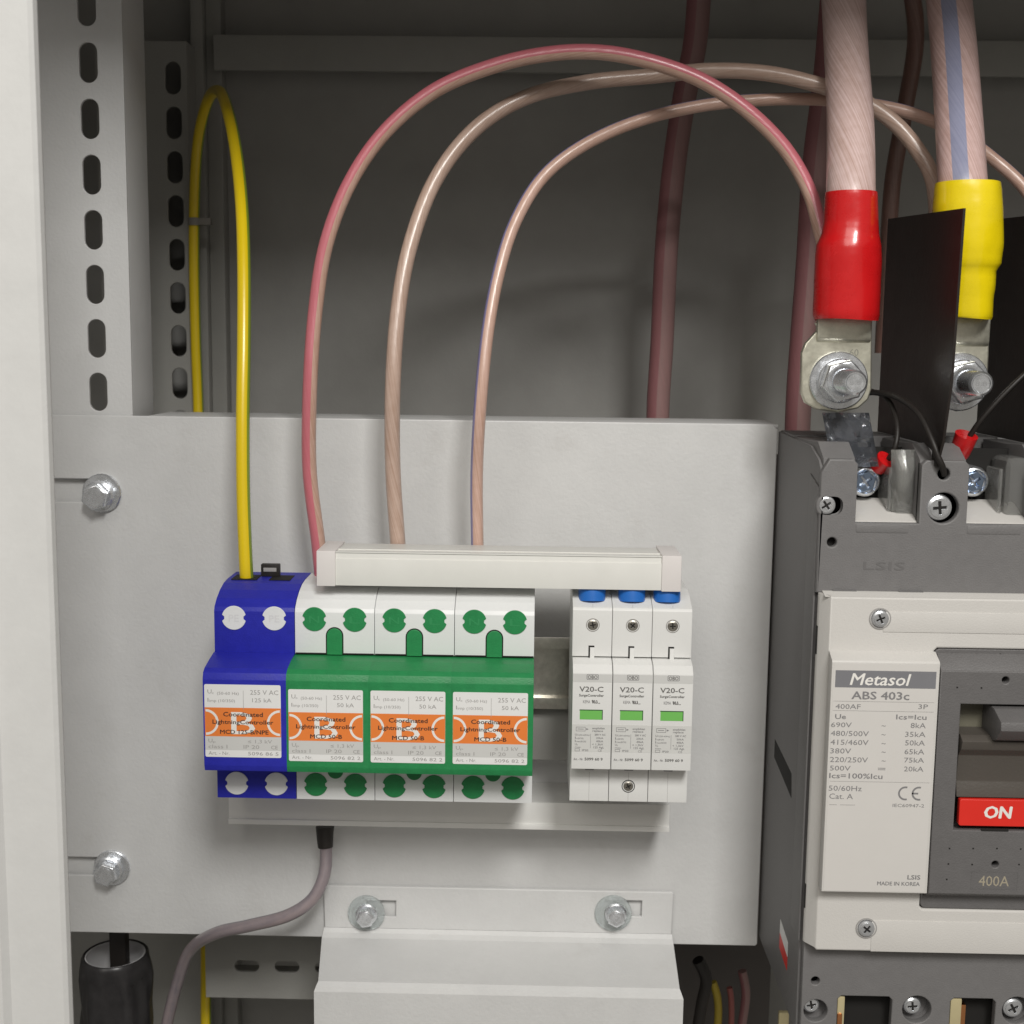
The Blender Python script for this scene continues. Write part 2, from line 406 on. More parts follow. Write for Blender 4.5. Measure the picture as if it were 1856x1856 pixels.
# deep vertical profile, upper horizontal rail, lower slotted rail
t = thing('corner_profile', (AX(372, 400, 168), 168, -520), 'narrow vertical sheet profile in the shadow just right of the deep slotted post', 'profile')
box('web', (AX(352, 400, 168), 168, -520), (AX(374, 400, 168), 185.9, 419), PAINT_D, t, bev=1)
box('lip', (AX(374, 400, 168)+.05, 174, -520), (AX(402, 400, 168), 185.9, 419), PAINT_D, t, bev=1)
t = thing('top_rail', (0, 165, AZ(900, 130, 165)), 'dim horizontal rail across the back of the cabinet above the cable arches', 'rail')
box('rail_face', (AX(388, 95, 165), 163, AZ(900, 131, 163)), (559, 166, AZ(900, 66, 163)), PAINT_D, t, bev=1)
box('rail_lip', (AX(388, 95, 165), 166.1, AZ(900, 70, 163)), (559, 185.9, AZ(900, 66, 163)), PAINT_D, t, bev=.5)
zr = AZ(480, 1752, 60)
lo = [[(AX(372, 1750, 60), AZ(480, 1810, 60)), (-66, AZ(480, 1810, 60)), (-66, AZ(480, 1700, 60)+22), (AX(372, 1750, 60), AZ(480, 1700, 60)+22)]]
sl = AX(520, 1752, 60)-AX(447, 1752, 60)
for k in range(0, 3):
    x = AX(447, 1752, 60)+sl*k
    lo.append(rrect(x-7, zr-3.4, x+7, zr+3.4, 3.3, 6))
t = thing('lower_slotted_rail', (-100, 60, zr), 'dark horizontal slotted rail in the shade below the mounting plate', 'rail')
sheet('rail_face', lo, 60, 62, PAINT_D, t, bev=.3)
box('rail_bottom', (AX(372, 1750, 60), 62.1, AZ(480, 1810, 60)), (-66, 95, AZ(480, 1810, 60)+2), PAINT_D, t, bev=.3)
# dark panel added low behind the plate, standing for the shade in the gap
t = thing('gap_shade_panel', (30, 120, -460), 'dark panel added for shade low in the cabinet behind the gap under the mounting plate', 'cover')
box('panel', (-66, 120, -519), (150, 122, -60), mat('gap_shade_colour', (.09, .08, .075), .6), t, bev=.4)

# =================================================================== MOUNTING PLATE
PX1 = 117.6; PZ1, PZ0 = -35.5, -302.5
mp = thing('mounting_plate', (-60, 0, PZ0), 'large light grey sheet steel mounting plate carrying the arresters and the cable duct', 'mounting plate')
b1 = at(187, 893, 0); b2 = at(205, 1570, 0)
hole1 = [(-250, b1.z-4.6), (b1.x, b1.z-4.6)]+circle(b1.x, b1.z, 6.2, 12, -PI/2.6, PI/2.6, False)+[(b1.x, b1.z+6.1), (-250, b1.z+6.1)]
hole1 = rrect(-252, b1.z-4.6, b1.x+7.5, b1.z+6.8, 4.5)
hole2 = rrect(-252, b2.z-4.6, b2.x+5, b2.z+4.9, 4.5)
XN0, XN1 = AX(248, 745, 0), AX(263, 745, 0)
outline = [(-258, PZ0), (PX1-1, PZ0), (PX1, PZ0+1), (PX1, PZ1-2.5), (PX1-2.5, PZ1), (XN1, PZ1), (-258, PZ1)]
sheet('plate', [outline, hole1, hole2], -.9, .9, PAINT, mp, bev=.5, res=2)
box('top_flange', (XN1, .95, PZ1-1.8), (118.2, 42, PZ1-.1), PAINT, mp, bev=.5)
box('right_flange', (PX1-1.8, .95, PZ0+2), (PX1-.1, 15, PZ1-2.2), PAINT, mp, bev=.4)
# square headed/hex bolts at the left edge
def flange_bolt(cx, cz, y, rw, rh, label, wm=ZINC, rot=.3, hx=0, hz=0, ht=6, group='bolts holding the mounting plate'):
    t = thing('hex_bolt', (cx, y, cz), label, 'bolt', group)
    disc('washer', cx, cz, [(rw*.5, y), (rw, y), (rw, y-1.2), (rw*.95, y-1.6), (rw*.5, y-1.6)], wm, t, 36)
    bm = bmesh.new()
    lathe(bm, cx+hx, cz+hz, [(rh*1.12, y-1.6), (rh*1.12, y-2.6), (rh*.98, y-3.2), (0, y-3.2)], 32)
    me = from_bm('collar', bm, ZINC, t)
    o = sheet('head', [hexa(cx+hx, cz+hz, rh, rot)], y-3.2-ht, y-3.2, ZINC, t, bev=.9, res=3)
    o2 = disc('head_dish', cx+hx, cz+hz, [(rh*.66, y-3.2-ht-.02), (rh*.66, y-3.3-ht), (rh*.58, y-3.3-ht), (rh*.2, y-3.1-ht), (0, y-3.1-ht)], ZINC, t, 24)
    return t
flange_bolt(b1.x, b1.z, -1, 9.6, 6.6, 'zinc hex bolt in the upper keyhole slot near the left frame upright', hx=-1.2, hz=-1.2)
flange_bolt(b2.x, b2.z, -1, 9.2, 6.2, 'zinc hex bolt in the lower keyhole slot, far below its twin on the plate edge', rot=.7, hx=-1.2, hz=-.8)

# =================================================================== CABLE DUCTS and RAIL
DY = -69.0
DX0, DX1 = AX(574, 1030, DY), AX(1235, 1035, DY)
DZ0, DZ1 = AZ(900, 1066, DY), AZ(900, 1003, DY)-.2
dt = thing('cable_duct', ((DX0+DX1)/2, -66, DZ0), 'cream plastic cable duct with end caps lying across the tops of the arresters', 'cable duct')
box('body', (DX0+.6, DY+.6, DZ0+.3), (DX1-.6, -41.6, DZ1-.6), DUCT, dt, bev=.4)
box('lid', (DX0+.7, DY, DZ0+.1), (DX1-.7, DY+.59, DZ1-3.2), DUCT, dt, bev=.2)
for k, (ya, yb) in enumerate(((DY+.2, DY+2.6), (DY+8, DY+11))):
    box('lid_ridge', (DX0+.8, ya, DZ1-.61), (DX1-.8, yb, DZ1-.1), DUCT, dt, bev=.2)
box('end_cap', (DX0, DY-.7, DZ0-.2), (DX0+8.3, -41.0, DZ1+.3), CAP, dt, bev=.5)
box('end_cap', (DX1-8.6, DY-.9, DZ0-.3), (DX1, -40.8, DZ1+.4), CAP, dt, bev=.5)
SX0, SX1 = AX(414, 1475, -30), AX(1214, 1475, -30)
STRIP = mat('white_pvc', (.83, .825, .80), .4, vary=.02)
st = thing('lower_strip', ((SX0+SX1)/2, -15, AZ(800, 1500, -30)), 'long pale plastic channel strip running under the lower edge of the arresters', 'cable duct')
sz0, sz1 = AZ(800, 1500, -30), AZ(800, 1452, -30)
box('channel', (SX0, -29.5, sz0+.5), (SX1, -1.0, sz1), STRIP, st, bev=.5)
box('lower_lip', (SX0, -30.6, sz0), (SX1, -28.6, sz0+2.6), STRIP, st, bev=.4)
rl = thing('din_rail', (-30, -28, -154), 'galvanised mounting rail seen in the gap between the green and the white arresters', 'mounting rail')
prism_x('rail_section', [(-28, -136.5), (-26.8, -136.5), (-26.8, -141), (-21.5, -141), (-21.5, -167), (-26.8, -167), (-26.8, -171.5), (-28, -171.5), (-28, -166), (-22.7, -166), (-22.7, -142), (-28, -142)], SX0+4, SX1+6, GALV, rl, bev=.25)
for xq in (SX0+20, SX1-32): box('standoff', (xq, -21.4, -160), (xq+12, -1, -148), GALV, rl, bev=.3)
bm = bmesh.new()
sheet('rail_slot', [rrect(6, -158.5, 18, -152.5, 3)], -21.62, -21.52, PAINT, rl)
box('rail_cover', (SX0+8, -21, -199), (SX1-4, -19.5, -172.5), PAINT_D, rl, bev=.3)

# =================================================================== BIG ARRESTERS (blue + three green)
SH, NO, BK = -72.0, -92.0, -30.0
ZA, ZB_, ZC = -106.6, -135.2, -202.0
def notched_disc(cx, cz, r):
    o = []
    for i in range(48):
        a = 2*PI*i/48; k = 1.0
        d = min(abs((a+PI) % (2*PI)-PI), abs(a-PI))
        if d < .17: k = .80
        o.append((cx+r*k*math.cos(a), cz+r*k*math.sin(a)))
    return o
def arrester(x0, wdt, body, cover, plug, label, blue=False, name='surge_arrester'):
    x1 = x0+wdt-.25; xc = (x0+x1)/2
    t = thing(name, (xc, BK, ZC), label, 'surge arrester', 'two-module arresters in a row')
    upper = [(BK, ZA), (-47, ZA-.2), (-54, ZA-.8), (-61, ZA-2.6), (-67, ZA-5.2), (-71.2, ZA-8.2), (SH, ZA-10), (SH, ZB_), (-60, ZB_), (-60, -187), (SH, -187), (SH, ZC), (BK, ZC)]
    prism_x('housing', upper, x0, x1, body, t, bev=.22)
    nose = [(-60.1, ZB_-(.5 if not blue else -.3)), (SH-1.2, ZB_-(.6 if not blue else -.1)), (-80, ZB_-1.0), (-88.5, ZB_-2.7), (-91, ZB_-4.2), (NO, ZB_-7), (NO, -180), (NO+.6, -182.6), (-73, -183.4), (-60.1, -184)]
    prism_x('front_cover', nose, x0-.35 if not blue else x0-.3, x1+.05, cover, t, bev=.25)
    zt, zb = AZ(700, 1124, SH), AZ(700, 1424, SH)
    for k, dx in enumerate((-8.9, 8.9)):
        sheet('terminal_plug', [notched_disc(xc+dx, zt, 5.35)], SH-.45, SH+.2, plug, t, bev=.15)
        sheet('terminal_plug', [notched_disc(xc+dx, zb, 5.3)], SH-.45, SH+.2, plug, t, bev=.15)
        printing('embossed_mark', [('PE' if blue else 'N' if k == 0 else 'L', xc+dx-2.2, xc+dx+2.2, zt-1.6, 3.2, .01, 0)], SH-.5, mat('emboss', (.70, .70, .71), .5) if blue else mat('emboss_g', (.03, .26, .09), .5), t)
    if not blue:
        zt0 = AZ(700, 1140, SH)
        arch = [(xc-3.4, ZB_-.2), (xc+3.4, ZB_-.2)]+circle(xc, zt0-3.4, 3.4, 12, 0, PI, False)
        arch2 = [(xc-3.9, ZB_-.1), (xc+3.9, ZB_-.1)]+circle(xc, zt0-3.4, 3.9, 12, 0, PI, False)
        sheet('release_tab_groove', [arch2], SH-.06, SH+.1, HOLE, t)
        sheet('release_tab', [arch], SH-.6, SH+.2, cover, t, bev=.25)
        sheet('lower_tab', [circle(xc, AZ(700, 1399, SH), 3.5, 14, PI, 2*PI, False)], SH-.5, SH+.3, cover, t, bev=.15)
        box('cover_gap', (x0+.2, SH-.12, ZB_-.02), (x1-.2, SH+.3, ZB_+.5), HOLE, t, bev=0)
    # label: fractions of label width/height
    lx0, lx1 = x0+(0.7 if not blue else 0.4), x1-2.3
    lz1, lz0 = AZ(700, 1252, NO), AZ(700, 1382, NO)
    if blue: lz1, lz0 = lz1+1.6, lz0+1.2
    W, H = lx1-lx0, lz1-lz0
    def U(u): return lx0+W*(u-75)/773
    def V(v): return lz1-H*(v-255)/742
    Y1, Y2, Y3, Y4, Y5 = NO-.18, NO-.21, NO-.24, NO-.27, NO-.30
    sheet('label', [rrect(lx0, lz0, lx1, lz1, .7)], Y1, NO+.05, LABEL, t)
    sheet('label_shaded_field', [[(U(76), V(925)), (U(847), V(925)), (U(847), V(782)), (U(76), V(782))]], Y2, Y1+.01, LABEL_G, t)
    sheet('label_band', [[(U(76), V(784)), (U(847), V(784)), (U(847), V(490)), (U(76), V(490))]], Y2-.005, Y1+.01, ORANGE, t)
    def arc(cu, cv, R_, r_, a0, a1):
        a = [(U(cu+R_*math.cos(x)), V(cv-R_*math.sin(x))) for x in [a0+(a1-a0)*i/14 for i in range(15)]]
        b = [(U(cu+r_*math.cos(x)), V(cv-r_*math.sin(x))) for x in [a1+(a0-a1)*i/14 for i in range(15)]]
        return a+b
    sheet('label_ring', [arc(85, 640, 132, 108, -PI*.5, PI*.5)], Y3, Y2+.005, WINK, t)
    sheet('label_ring', [arc(838, 640, 132, 108, PI*.5, PI*1.5)], Y3, Y2+.005, WINK, t)
    def T(s, u0, u1, vt, vb, wgt=0, sh=0): return (s, U(u0), U(u1), V(vb), V(vt)-V(vb), wgt, sh)
    printing('label_initial', [T('B', 345, 585, 522, 758, .004)], Y4, WINK, t)
    printing('label_text_bold', [T('Coordinated', 265, 665, 532, 578, .016), T('LightningController', 155, 770, 612, 655, .016),
        T('MCD 125-B/NPE' if blue else 'MCD 50-B', 230 if blue else 300, 720 if blue else 630, 714, 757, .016)], Y5, INK, t)
    printing('label_text', [T('U', 108, 150, 305, 348), T('c', 152, 172, 330, 352), T('(50-60 Hz)', 205, 425, 328, 358), T('255 V AC', 540, 825, 305, 353),
        T('I', 108, 116, 392, 432), T('imp (10/350)', 124, 385, 404, 434), T('125 kA' if blue else '50 kA', 560 if blue else 580, 755, 388, 430),
        T('U', 108, 150, 808, 848), T('p', 154, 182, 828, 850), T('\u2264 1,3 kV', 510, 755, 812, 850),
        T('class I', 108, 300, 868, 908), T('IP 20', 465, 625, 868, 908), T('CE', 745, 812, 870, 908, .01),
        T('Art. - Nr.', 108, 320, 938, 974), T('5096 86 5' if blue else '5096 82 2', 510, 820, 938, 974), T('|', 468, 472, 305, 460)], Y3, INK_L, t)
    return t
MW = (1.3+104.3)/3
bl = arrester(-140.0, 35.7, BLUE, BLUE, WHITE, 'dark blue arrester with white terminal discs at the left end of the row', True)
# black clip and cable slots on top of the blue one
cxk = AX(491, 1030, -40)
box('label_holder', (cxk-4.3, -42, ZA+.05), (cxk+4.3, -38.5, ZA+5.8), BLACK, bl, bev=.5)
box('holder_window', (cxk-3, -42.25, ZA+2.4), (cxk+3, -41.9, ZA+4.2), INK_L, bl, bev=.1)
box('cable_entry', (AX(424, 1045, -44), -49.5, ZA-.3), (AX(470, 1045, -44), -38, ZA+.06), HOLE, bl, bev=0)
box('cable_entry', (AX(492, 1045, -44), -49.5, ZA-.3), (AX(530, 1045, -44), -38, ZA+.06), HOLE, bl, bev=0)
g1 = arrester(-104.3, MW, WHITE, GREEN, GREEN, 'green and white arrester touching the blue one, under the left end of the duct')
for k, lab in ((1, 'middle one of the three green and white arresters'), (2, 'green and white arrester at the right end of its row, beside the open rail gap')):
    c = copy_tree(g1); c.location.x += MW*k*MM; c['label'] = lab

# =================================================================== WHITE THREE-POLE BASE with three plug-in cartridges
VX0, VW = 17.8, (70.2-17.8)/3
bs = thing('surge_socket', (VX0+VW*1.5, BK, -200.5), 'white three-pole arrester base below the right end of the duct, under the plug-in modules', 'arrester base')
vs = [AZ(1147, 1134, SH), AZ(1139, 1425, SH)]
for k in range(3):
    a, b = VX0+VW*k, VX0+VW*(k+1)-.22
    pr = [(BK, -107.0), (-52, -107.2), (-60, -108.8), (-71.2, -112.6), (SH, -113.6), (SH, -134.3), (-62, -134.3), (-62, -181), (SH, -181), (SH, -200.4), (BK, -200.4)]
    h = prism_x('housing', pr, a, b, WHITE_V, bs, bev=.25)
    xc = (a+b)/2
    disc('screw_hole', xc+.2, vs[0], [(2.95, SH+.02), (2.95, SH-.1), (2.7, SH-.12), (2.7, SH+.0)], ZINC_D, h, 24)
    screw(xc+.2, vs[0], SH+.9, 2.55, h, ZINC_D, a=.2+.7*k, name='terminal_screw', depth=1.2)
    # hooked slit
    zk0, zk1 = AZ(1070, 1192, SH), AZ(1070, 1170, SH)
    sheet('hook_slit', [[(xc-1.5, zk0), (xc-.85, zk0), (xc-.85, zk1-.75), (xc+1.1, zk1-.75), (xc+1.1, zk1-.1), (xc+.7, zk1), (xc-1.5, zk1)]], SH-.06, SH+.2, HOLE, h)
    box('hook_tongue', (xc-.8, SH-.5, zk0-.6), (xc+1.1, SH+.2, zk1-.9), WHITE_V, h, bev=.15)
    box('lower_latch', (xc-2, SH-.7, -185.9), (xc+2, SH+.2, -183.4), INK_M, h, bev=.3)
    box('mould_line', (xc-.06, SH-.03, -200.2), (xc+.06, SH+.1, -187), INK_L, h, bev=0)
    box('wire_entry_line', (xc-.06, SH-.03, -112), (xc+.06, SH+.1, -111), INK_L, h, bev=0)
    if k == 1:
        disc('screw_hole', xc, vs[1], [(2.95, SH+.02), (2.95, SH-.1), (2.6, SH-.12), (2.6, SH+.0)], HOLE, h, 24)
        screw(xc, vs[1], SH+.9, 2.4, h, ZINC_D, a=.5, name='terminal_screw', depth=1.2)
NV = -82.0
def cartridge(k, label):
    a, b = VX0+VW*k+.15, VX0+VW*(k+1)-.25; xc = (a+b)/2; w_ = b-a
    t = thing('surge_cartridge', (xc, SH, -183), label, 'surge cartridge', 'white plug-in surge cartridges')
    prism_x('housing', [(-62.1, -134.8), (SH-.6, -134.9), (-78.5, -136.2), (NV, -139.3), (NV, -182.2), (-62.1, -182.8)], a, b+.05, WHITE_V, t, bev=.3)
    zt, zb = -139.6, AZ(1150, 1384, NV)
    def U(u): return a+w_*(u-432)/398
    def V(v): return zt+(zb-zt)*(v-150)/(1105-150)
    Y1, Y2, Y3 = NV-.06, NV-.09, NV-.12
    def q(u0, v0, u1, v1): return [(U(u0), V(v1)), (U(u1), V(v1)), (U(u1), V(v0)), (U(u0), V(v0))]
    sheet('top_band', [q(436, 152, 826, 238)], Y1, NV+.05, LABEL_G, t)
    sheet('data_field', [q(436, 690, 826, 985)], Y1, NV+.05, mat('data_grey', (.62, .62, .60), .45), t)
    sheet('brand_box', [rrect(U(572), V(212), U(692), V(152), .5), rrect(U(578), V(207), U(686), V(157), .4)], Y2, Y1+.01, INK_M, t)
    sheet('status_window', [q(510, 537, 738, 637)], NV-.1, NV+.05, GREEN_L, t)
    boxes('window_edge', [((U(506), NV-.16, V(540)), (U(740), NV+.01, V(531))), ((U(734), NV-.16, V(637)), (U(742), NV+.01, V(531)))], mat('edge_green', (.03, .09, .03), .5), t)
    def T(s, u0, u1, vt, vb, wgt=0, sh=0): return (s, U(u0), U(u1), V(vb), V(vt)-V(vb), wgt, sh)
    printing('bold_text', [T('V20-C', 502, 742, 282, 338, .012), T('SurgeController', 500, 748, 364, 390, .02), T('OBO', 584, 680, 162, 202, .012),
        T('RU', 630, 684, 427, 462, .04, -.3), T('us', 688, 712, 452, 464, .02), T('5099 60 9', 568, 750, 1048, 1078, .02)], Y3, mat('dark_ink', (.13, .125, .12), .5), t)
    printing('small_text', [T('KEMA', 540, 612, 428, 462), T('Art. - Nr.', 455, 552, 1052, 1078, .01), T('empfohlen', 640, 765, 718, 740, .012), T('replace', 642, 748, 746, 768, .012),
        T('U', 466, 484, 788, 812, .01), T('C(50-60Hz)', 488, 612, 796, 812, .005), T('280 V AC', 664, 775, 788, 808, .015),
        T('I', 466, 472, 822, 848, .01), T('n(8/20)', 480, 552, 832, 848, .005), T('20kA', 680, 752, 824, 844, .01),
        T('I', 466, 472, 858, 882, .01), T('max(8/20)', 480, 578, 866, 882, .005), T('40kA', 680, 752, 858, 880, .01),
        T('U', 466, 484, 892, 914, .01), T('p', 486, 496, 902, 916), T('< 1,3kV', 640, 752, 892, 914, .01),
        T('max.', 466, 530, 926, 944), T('125 AgL', 656, 762, 924, 946, .01), T('IP20', 540, 602, 958, 978, .01), T('CE', 700, 740, 958, 982)], Y3, INK_M, t)
    fr_ = lambda u0, v0, u1, v1, d=3: [q(u0, v0, u1, v1), q(u0+d, v0+d, u1-d, v1-d)]
    sheet('symbol_box', fr_(474, 718, 570, 764, 4), Y3, Y2, INK_M, t)
    sheet('symbol_arrow', [[(U(578), V(752)), (U(602), V(741)), (U(578), V(730))]], Y3, Y2, INK_M, t)
    sheet('symbol_dash', [q(490, 738, 552, 744)], Y3, Y2, INK_M, t)
    sheet('symbol_small_box', fr_(466, 952, 516, 980, 4), Y3, Y2, INK_M, t)
    sheet('column_rule', [q(622, 790, 625, 945)], Y3, Y2, INK_M, t)
    return t
v1 = cartridge(0, 'white plug-in cartridge with green window, the one nearest the green arresters')
for k, lab in ((1, 'centre one of the three white plug-in cartridges with green windows'), (2, 'white plug-in cartridge at the right end, nearest the grey circuit breaker')):
    c = copy_tree(v1); c.location.x += VW*k*MM; c['label'] = lab
for k, (px, lab) in enumerate(((1073, 'blue wire end under the duct above the first white cartridge'), (1145, 'blue wire end under the duct above the middle white cartridge'), (1212, 'blue wire end sticking out past the right end cap of the duct'))):
    p = at(px, 1075, -62)
    o = tube('blue_wire', [(p.x-(.8 if k == 2 else 0), -61, DZ0+2.2), (p.x-(.8 if k == 2 else 0), -62, DZ0-1), (p.x-(.8 if k == 2 else 0), -63, -111.3)], 6.0, BLUEW, None, 24, 2.5)
    tag(o, lab, 'wire', 'blue wires entering the white base')

# =================================================================== CIRCUIT BREAKER
BX, BR = 118.6, 262.0
GF, CF, LF = -94.0, -101.0, -107.5      # grey front, white cover front, label / escutcheon front
ZTOP, ZBOT = -39.0, -298.0
br = thing('circuit_breaker', (190, 0, ZBOT), 'large grey moulded case circuit breaker with warm white front and red switch label', 'circuit breaker')
# body core (side walls + rear) with stepped top
zs = AZ(1600, 948, GF); zl = AZ(1600, 1730, GF)
prism_x('case', [(2, ZTOP+.5), (-30, ZTOP+.5), (-30, -70), (GF+8, zs-4), (GF+8, -262), (2, -262)], BX+1, BR, GREY, br, bev=.6)
prism_x('side_wall_panel', [(2, ZTOP), (-70, ZTOP-1.5), (-86, ZTOP-6), (GF+4.2, ZTOP-9), (GF+4.2, ZBOT), (2, ZBOT)], BX, BX+3, GREY, br, bev=.7)
prism_x('side_step_panel', [(-74, -52), (-91, -56), (-91, -255), (-74, -255)], BX-.7, BX+.1, GREY, br, bev=.3)
# flat dark patch for the shade of a triangular recess, and side sticker
sheet_pts = [at(1395, 1340, -20), at(1437, 1402, -60), at(1437, 1446, -62), at(1393, 1372, -20)]
bm = bmesh.new(); vv = [bm.verts.new((BX-.12, p.y, p.z)) for p in sheet_pts]; vv2 = [bm.verts.new((BX+.05, p.y, p.z)) for p in sheet_pts]
bm.faces.new(vv); bm.faces.new(vv2[::-1]); [bm.faces.new((vv[i], vv[(i+1) % 4], vv2[(i+1) % 4], vv2[i])) for i in range(4)]
from_bm('side_recess_shade', bm, HOLE, br)
def side_quad(name, l, m):
    bm = bmesh.new(); a = [bm.verts.new((BX-.15, y, z)) for y, z in l]; b = [bm.verts.new((BX+.05, y, z)) for y, z in l]
    bm.faces.new(a); bm.faces.new(b[::-1])
    for i in range(len(l)): bm.faces.new((a[i], a[(i+1) % len(l)], b[(i+1) % len(l)], b[i]))
    return from_bm(name, bm, m, br)
side_quad('side_sticker', [(-50, -266.0+1.5), (-68, -266-1.2), (-68, -280+6), (-50, -280+9)], LABEL)
side_quad('side_sticker_red_edge', [(-50, -280+9), (-68, -280+6), (-68, -280.5), (-50, -280+1.5)], REDLAB)
# upper front plate with tabs
zt = AZ(1520, 832, GF)
def X(px, py=900): return AX(px, py, GF)
xl, xa, xb, xc_, xd = X(1487), X(1553), X(1668), X(1755), X(1872)
zc0 = AZ(1600, 1076, GF)
zr_ = 2.0
up = [(xl, zc0), (BR, zc0), (BR, zt), (xd+zr_, zt), (xd, zt-zr_), (xd, zs), (xc_, zs), (xc_, zt-zr_), (xc_-zr_, zt), (xb+zr_, zt), (xb, zt-zr_), (xb, zs), (xa, zs), (xa, zt-zr_), (xa-zr_, zt), (xl+3.2, zt), (xl, zt-5.5)]
sc1 = at(1502, 916, GF); sc2 = at(1703, 920, GF); hl = at(1508, 983, GF); h2 = at(1711, 859, GF); sc3x = X(1905)
slot1 = rrect(sc1.x-5.2, sc1.z-4.7, sc1.x+6.6, sc1.z+4.4, 4.0)
holes = [slot1, circle(sc2.x+1.6, sc2.z-.2, 6.4, 24), circle(hl.x, hl.z, 2.0, 16), circle(h2.x, h2.z, 2.5, 16)]
sheet('upper_front', [up]+holes, GF, GF+4, GREY, br, bev=.7, res=3)
# floor behind the holes
box('upper_front_backing', (xl+1, GF+4.02, zc0), (xa, GF+5, zt-6), HOLE, br, bev=0)
box('upper_front_backing', (xb, GF+4.02, zs), (xc_, GF+5, zt-1.5), HOLE, br, bev=0)
screw(sc1.x-.9, sc1.z, GF+2.6, 4.1, br, ZINC, a=.6, depth=2.6)
screw(sc2.x-.2, sc2.z, GF+2.0, 5.5, br, ZINC, a=.1, depth=3.0)
# tab tops running back as phase walls
for a, b in ((xl+1.5, xa-.2), (xb+.2, xc_-.2), (xd+.2, BR-1)):
    prism_x('phase_wall', [(GF+4.02, zt-.2), (-78, ZTOP+1.0), (-60, ZTOP), (-32, ZTOP), (-32, zs-2), (GF+4.02, zs-2)], a, b, GREY, br, bev=.6)
# embossed maker mark, very low relief
printing('embossed_logo', [ptext('LSIS', 1565, 1640, 1018, 1033, GF, .005)], GF-.12, mat('grey_relief', (.145, .14, .14), .5), br)
# terminal bays
for k, (a, b) in enumerate(((xa, xb), (xc_, xd))):
    zf1 = AZ(1600, 918, GF+14)
    prism_x('bay_floor', [(GF+3, zs+.4), (GF+26, zs+7.5), (GF+26, zs-3), (GF+3, zs-3)], a-.5, b+.5, COVER, br, bev=.2)
    box('bay_sill', (a+.2, GF-.3, zs-4.2), (b-4, GF+6, zs-.4), GREY, br, bev=.7)
    box('bay_back', (a-1, GF+30, zs-2), (b+1, GF+31, ZTOP-2), HOLE, br, bev=0)
    s = at(1566 if k == 0 else 1762, 872, GF+22)
    t = disc('terminal_screw', s.x, s.z, [(6.6, GF+30), (6.6, GF+21), (5.8, GF+19.6), (5.2, GF+19.4), (4.9, GF+21), (2.5, GF+21.5), (0, GF+21.6)], ZINC, br, 30)
    sheet('terminal_screw_hexagon', [hexa(s.x, s.z, 4.6, .3), cross_loop(s.x, s.z, 2.8, .6, .6)], GF+19.2, GF+21, mat('blue_zinc', (.35, .45, .62), .2, 1), br, bev=.3)
    # smoky clear shield standing in the bay
    cx = AX(1640 if k == 0 else 1838, 870, GF+18)
    bm = bmesh.new(); add_box(bm, (cx-6.4, GF+10, zs+1.2), (cx+6.2, GF+30, zs+27), 3.5, 3)
    add_box(bm, (cx-8.5, GF+12, zs+.2), (cx-6.9, GF+28, zs+22), .5, 1)
    from_bm('terminal_shield', bm, CLEAR, br)
# white cover
cx0, cz0b = AX(1487, 1080, GF), AZ(1600, 1731, GF)
xL = AX(1500, 1300, CF)
bm = bmesh.new()
cvt, cvb = AZ(1600, 1083, CF), AZ(1600, 1725, CF)
def taper(bm, x0, x1, z0, z1, y0, X0, X1, Z0, Z1, y1, bev=.5):
    a = [bm.verts.new(p) for p in ((x0, y0, z0), (x1, y0, z0), (x1, y0, z1), (x0, y0, z1))]
    b = [bm.verts.new(p) for p in ((X0, y1, Z0), (X1, y1, Z0), (X1, y1, Z1), (X0, y1, Z1))]
    fs = [bm.faces.new(a), bm.faces.new(b[::-1])]+[bm.faces.new((a[i], a[(i+1) % 4], b[(i+1) % 4], b[i])) for i in range(4)]
    bmesh.ops.bevel(bm, geom=list({e for f in fs for e in f.edges}), offset=bev, segments=2, affect='EDGES', profile=.6)
# cover frame = ring around the escutcheon so the escutcheon sits inside it
ex0 = AX(1693, 1190, CF); ez1 = AZ(1770, 1176, CF); ez0 = AZ(1770, 1650, CF)
sheet('front_cover', [[(BX+4.0, cvb+1.2), (BX+5.0, cvb), (BR, cvb), (BR, cvt), (BX+4.0, cvt)]]+[[(ex0+1.2, ez0), (ex0, ez0+1.2), (ex0, ez1-1.2), (ex0+1.2, ez1), (BR-6, ez1), (BR-6, ez0)]], CF, GF-.02, COVER, br, bev=.9, res=3)
bm = bmesh.new(); prism_z(bm, [(BX+.5, GF-.03), (BX+.5, GF-1.2), (BX+1.0, GF-2.2), (BX+4.2, CF+.3), (BX+4.6, CF+.6), (BX+4.6, GF-.03)], cvb+1.3, cvt+.4)
from_bm('cover_side', bm, COVER, br)
prism_x('cover_top_edge', [(GF, cvt+1.3), (GF-1.2, cvt+1.3), (CF+.4, cvt-.2), (GF, cvt-.2)], BX+2, BR, COVER, br, bev=.2)
box('cover_notch', (X(1508, 1070), GF-1.4, cvt+.3), (X(1551, 1070), GF-.1, cvt+1.6), GREY, br, bev=0)
box('cover_notch', (X(1628, 1070), GF-1.4, cvt+.3), (X(1672, 1070), GF-.1, cvt+1.6), GREY, br, bev=0)
for (pa, pb) in (((1480, 1133), (1480, 1184)), ((1463, 1600), (1463, 1643))):
    box('side_slit', (BX+.3, GF-1.6, AZ(1480, pb[1], GF)), (BX+.75, GF-.4, AZ(1480, pa[1], GF)), HOLE, br, bev=0)
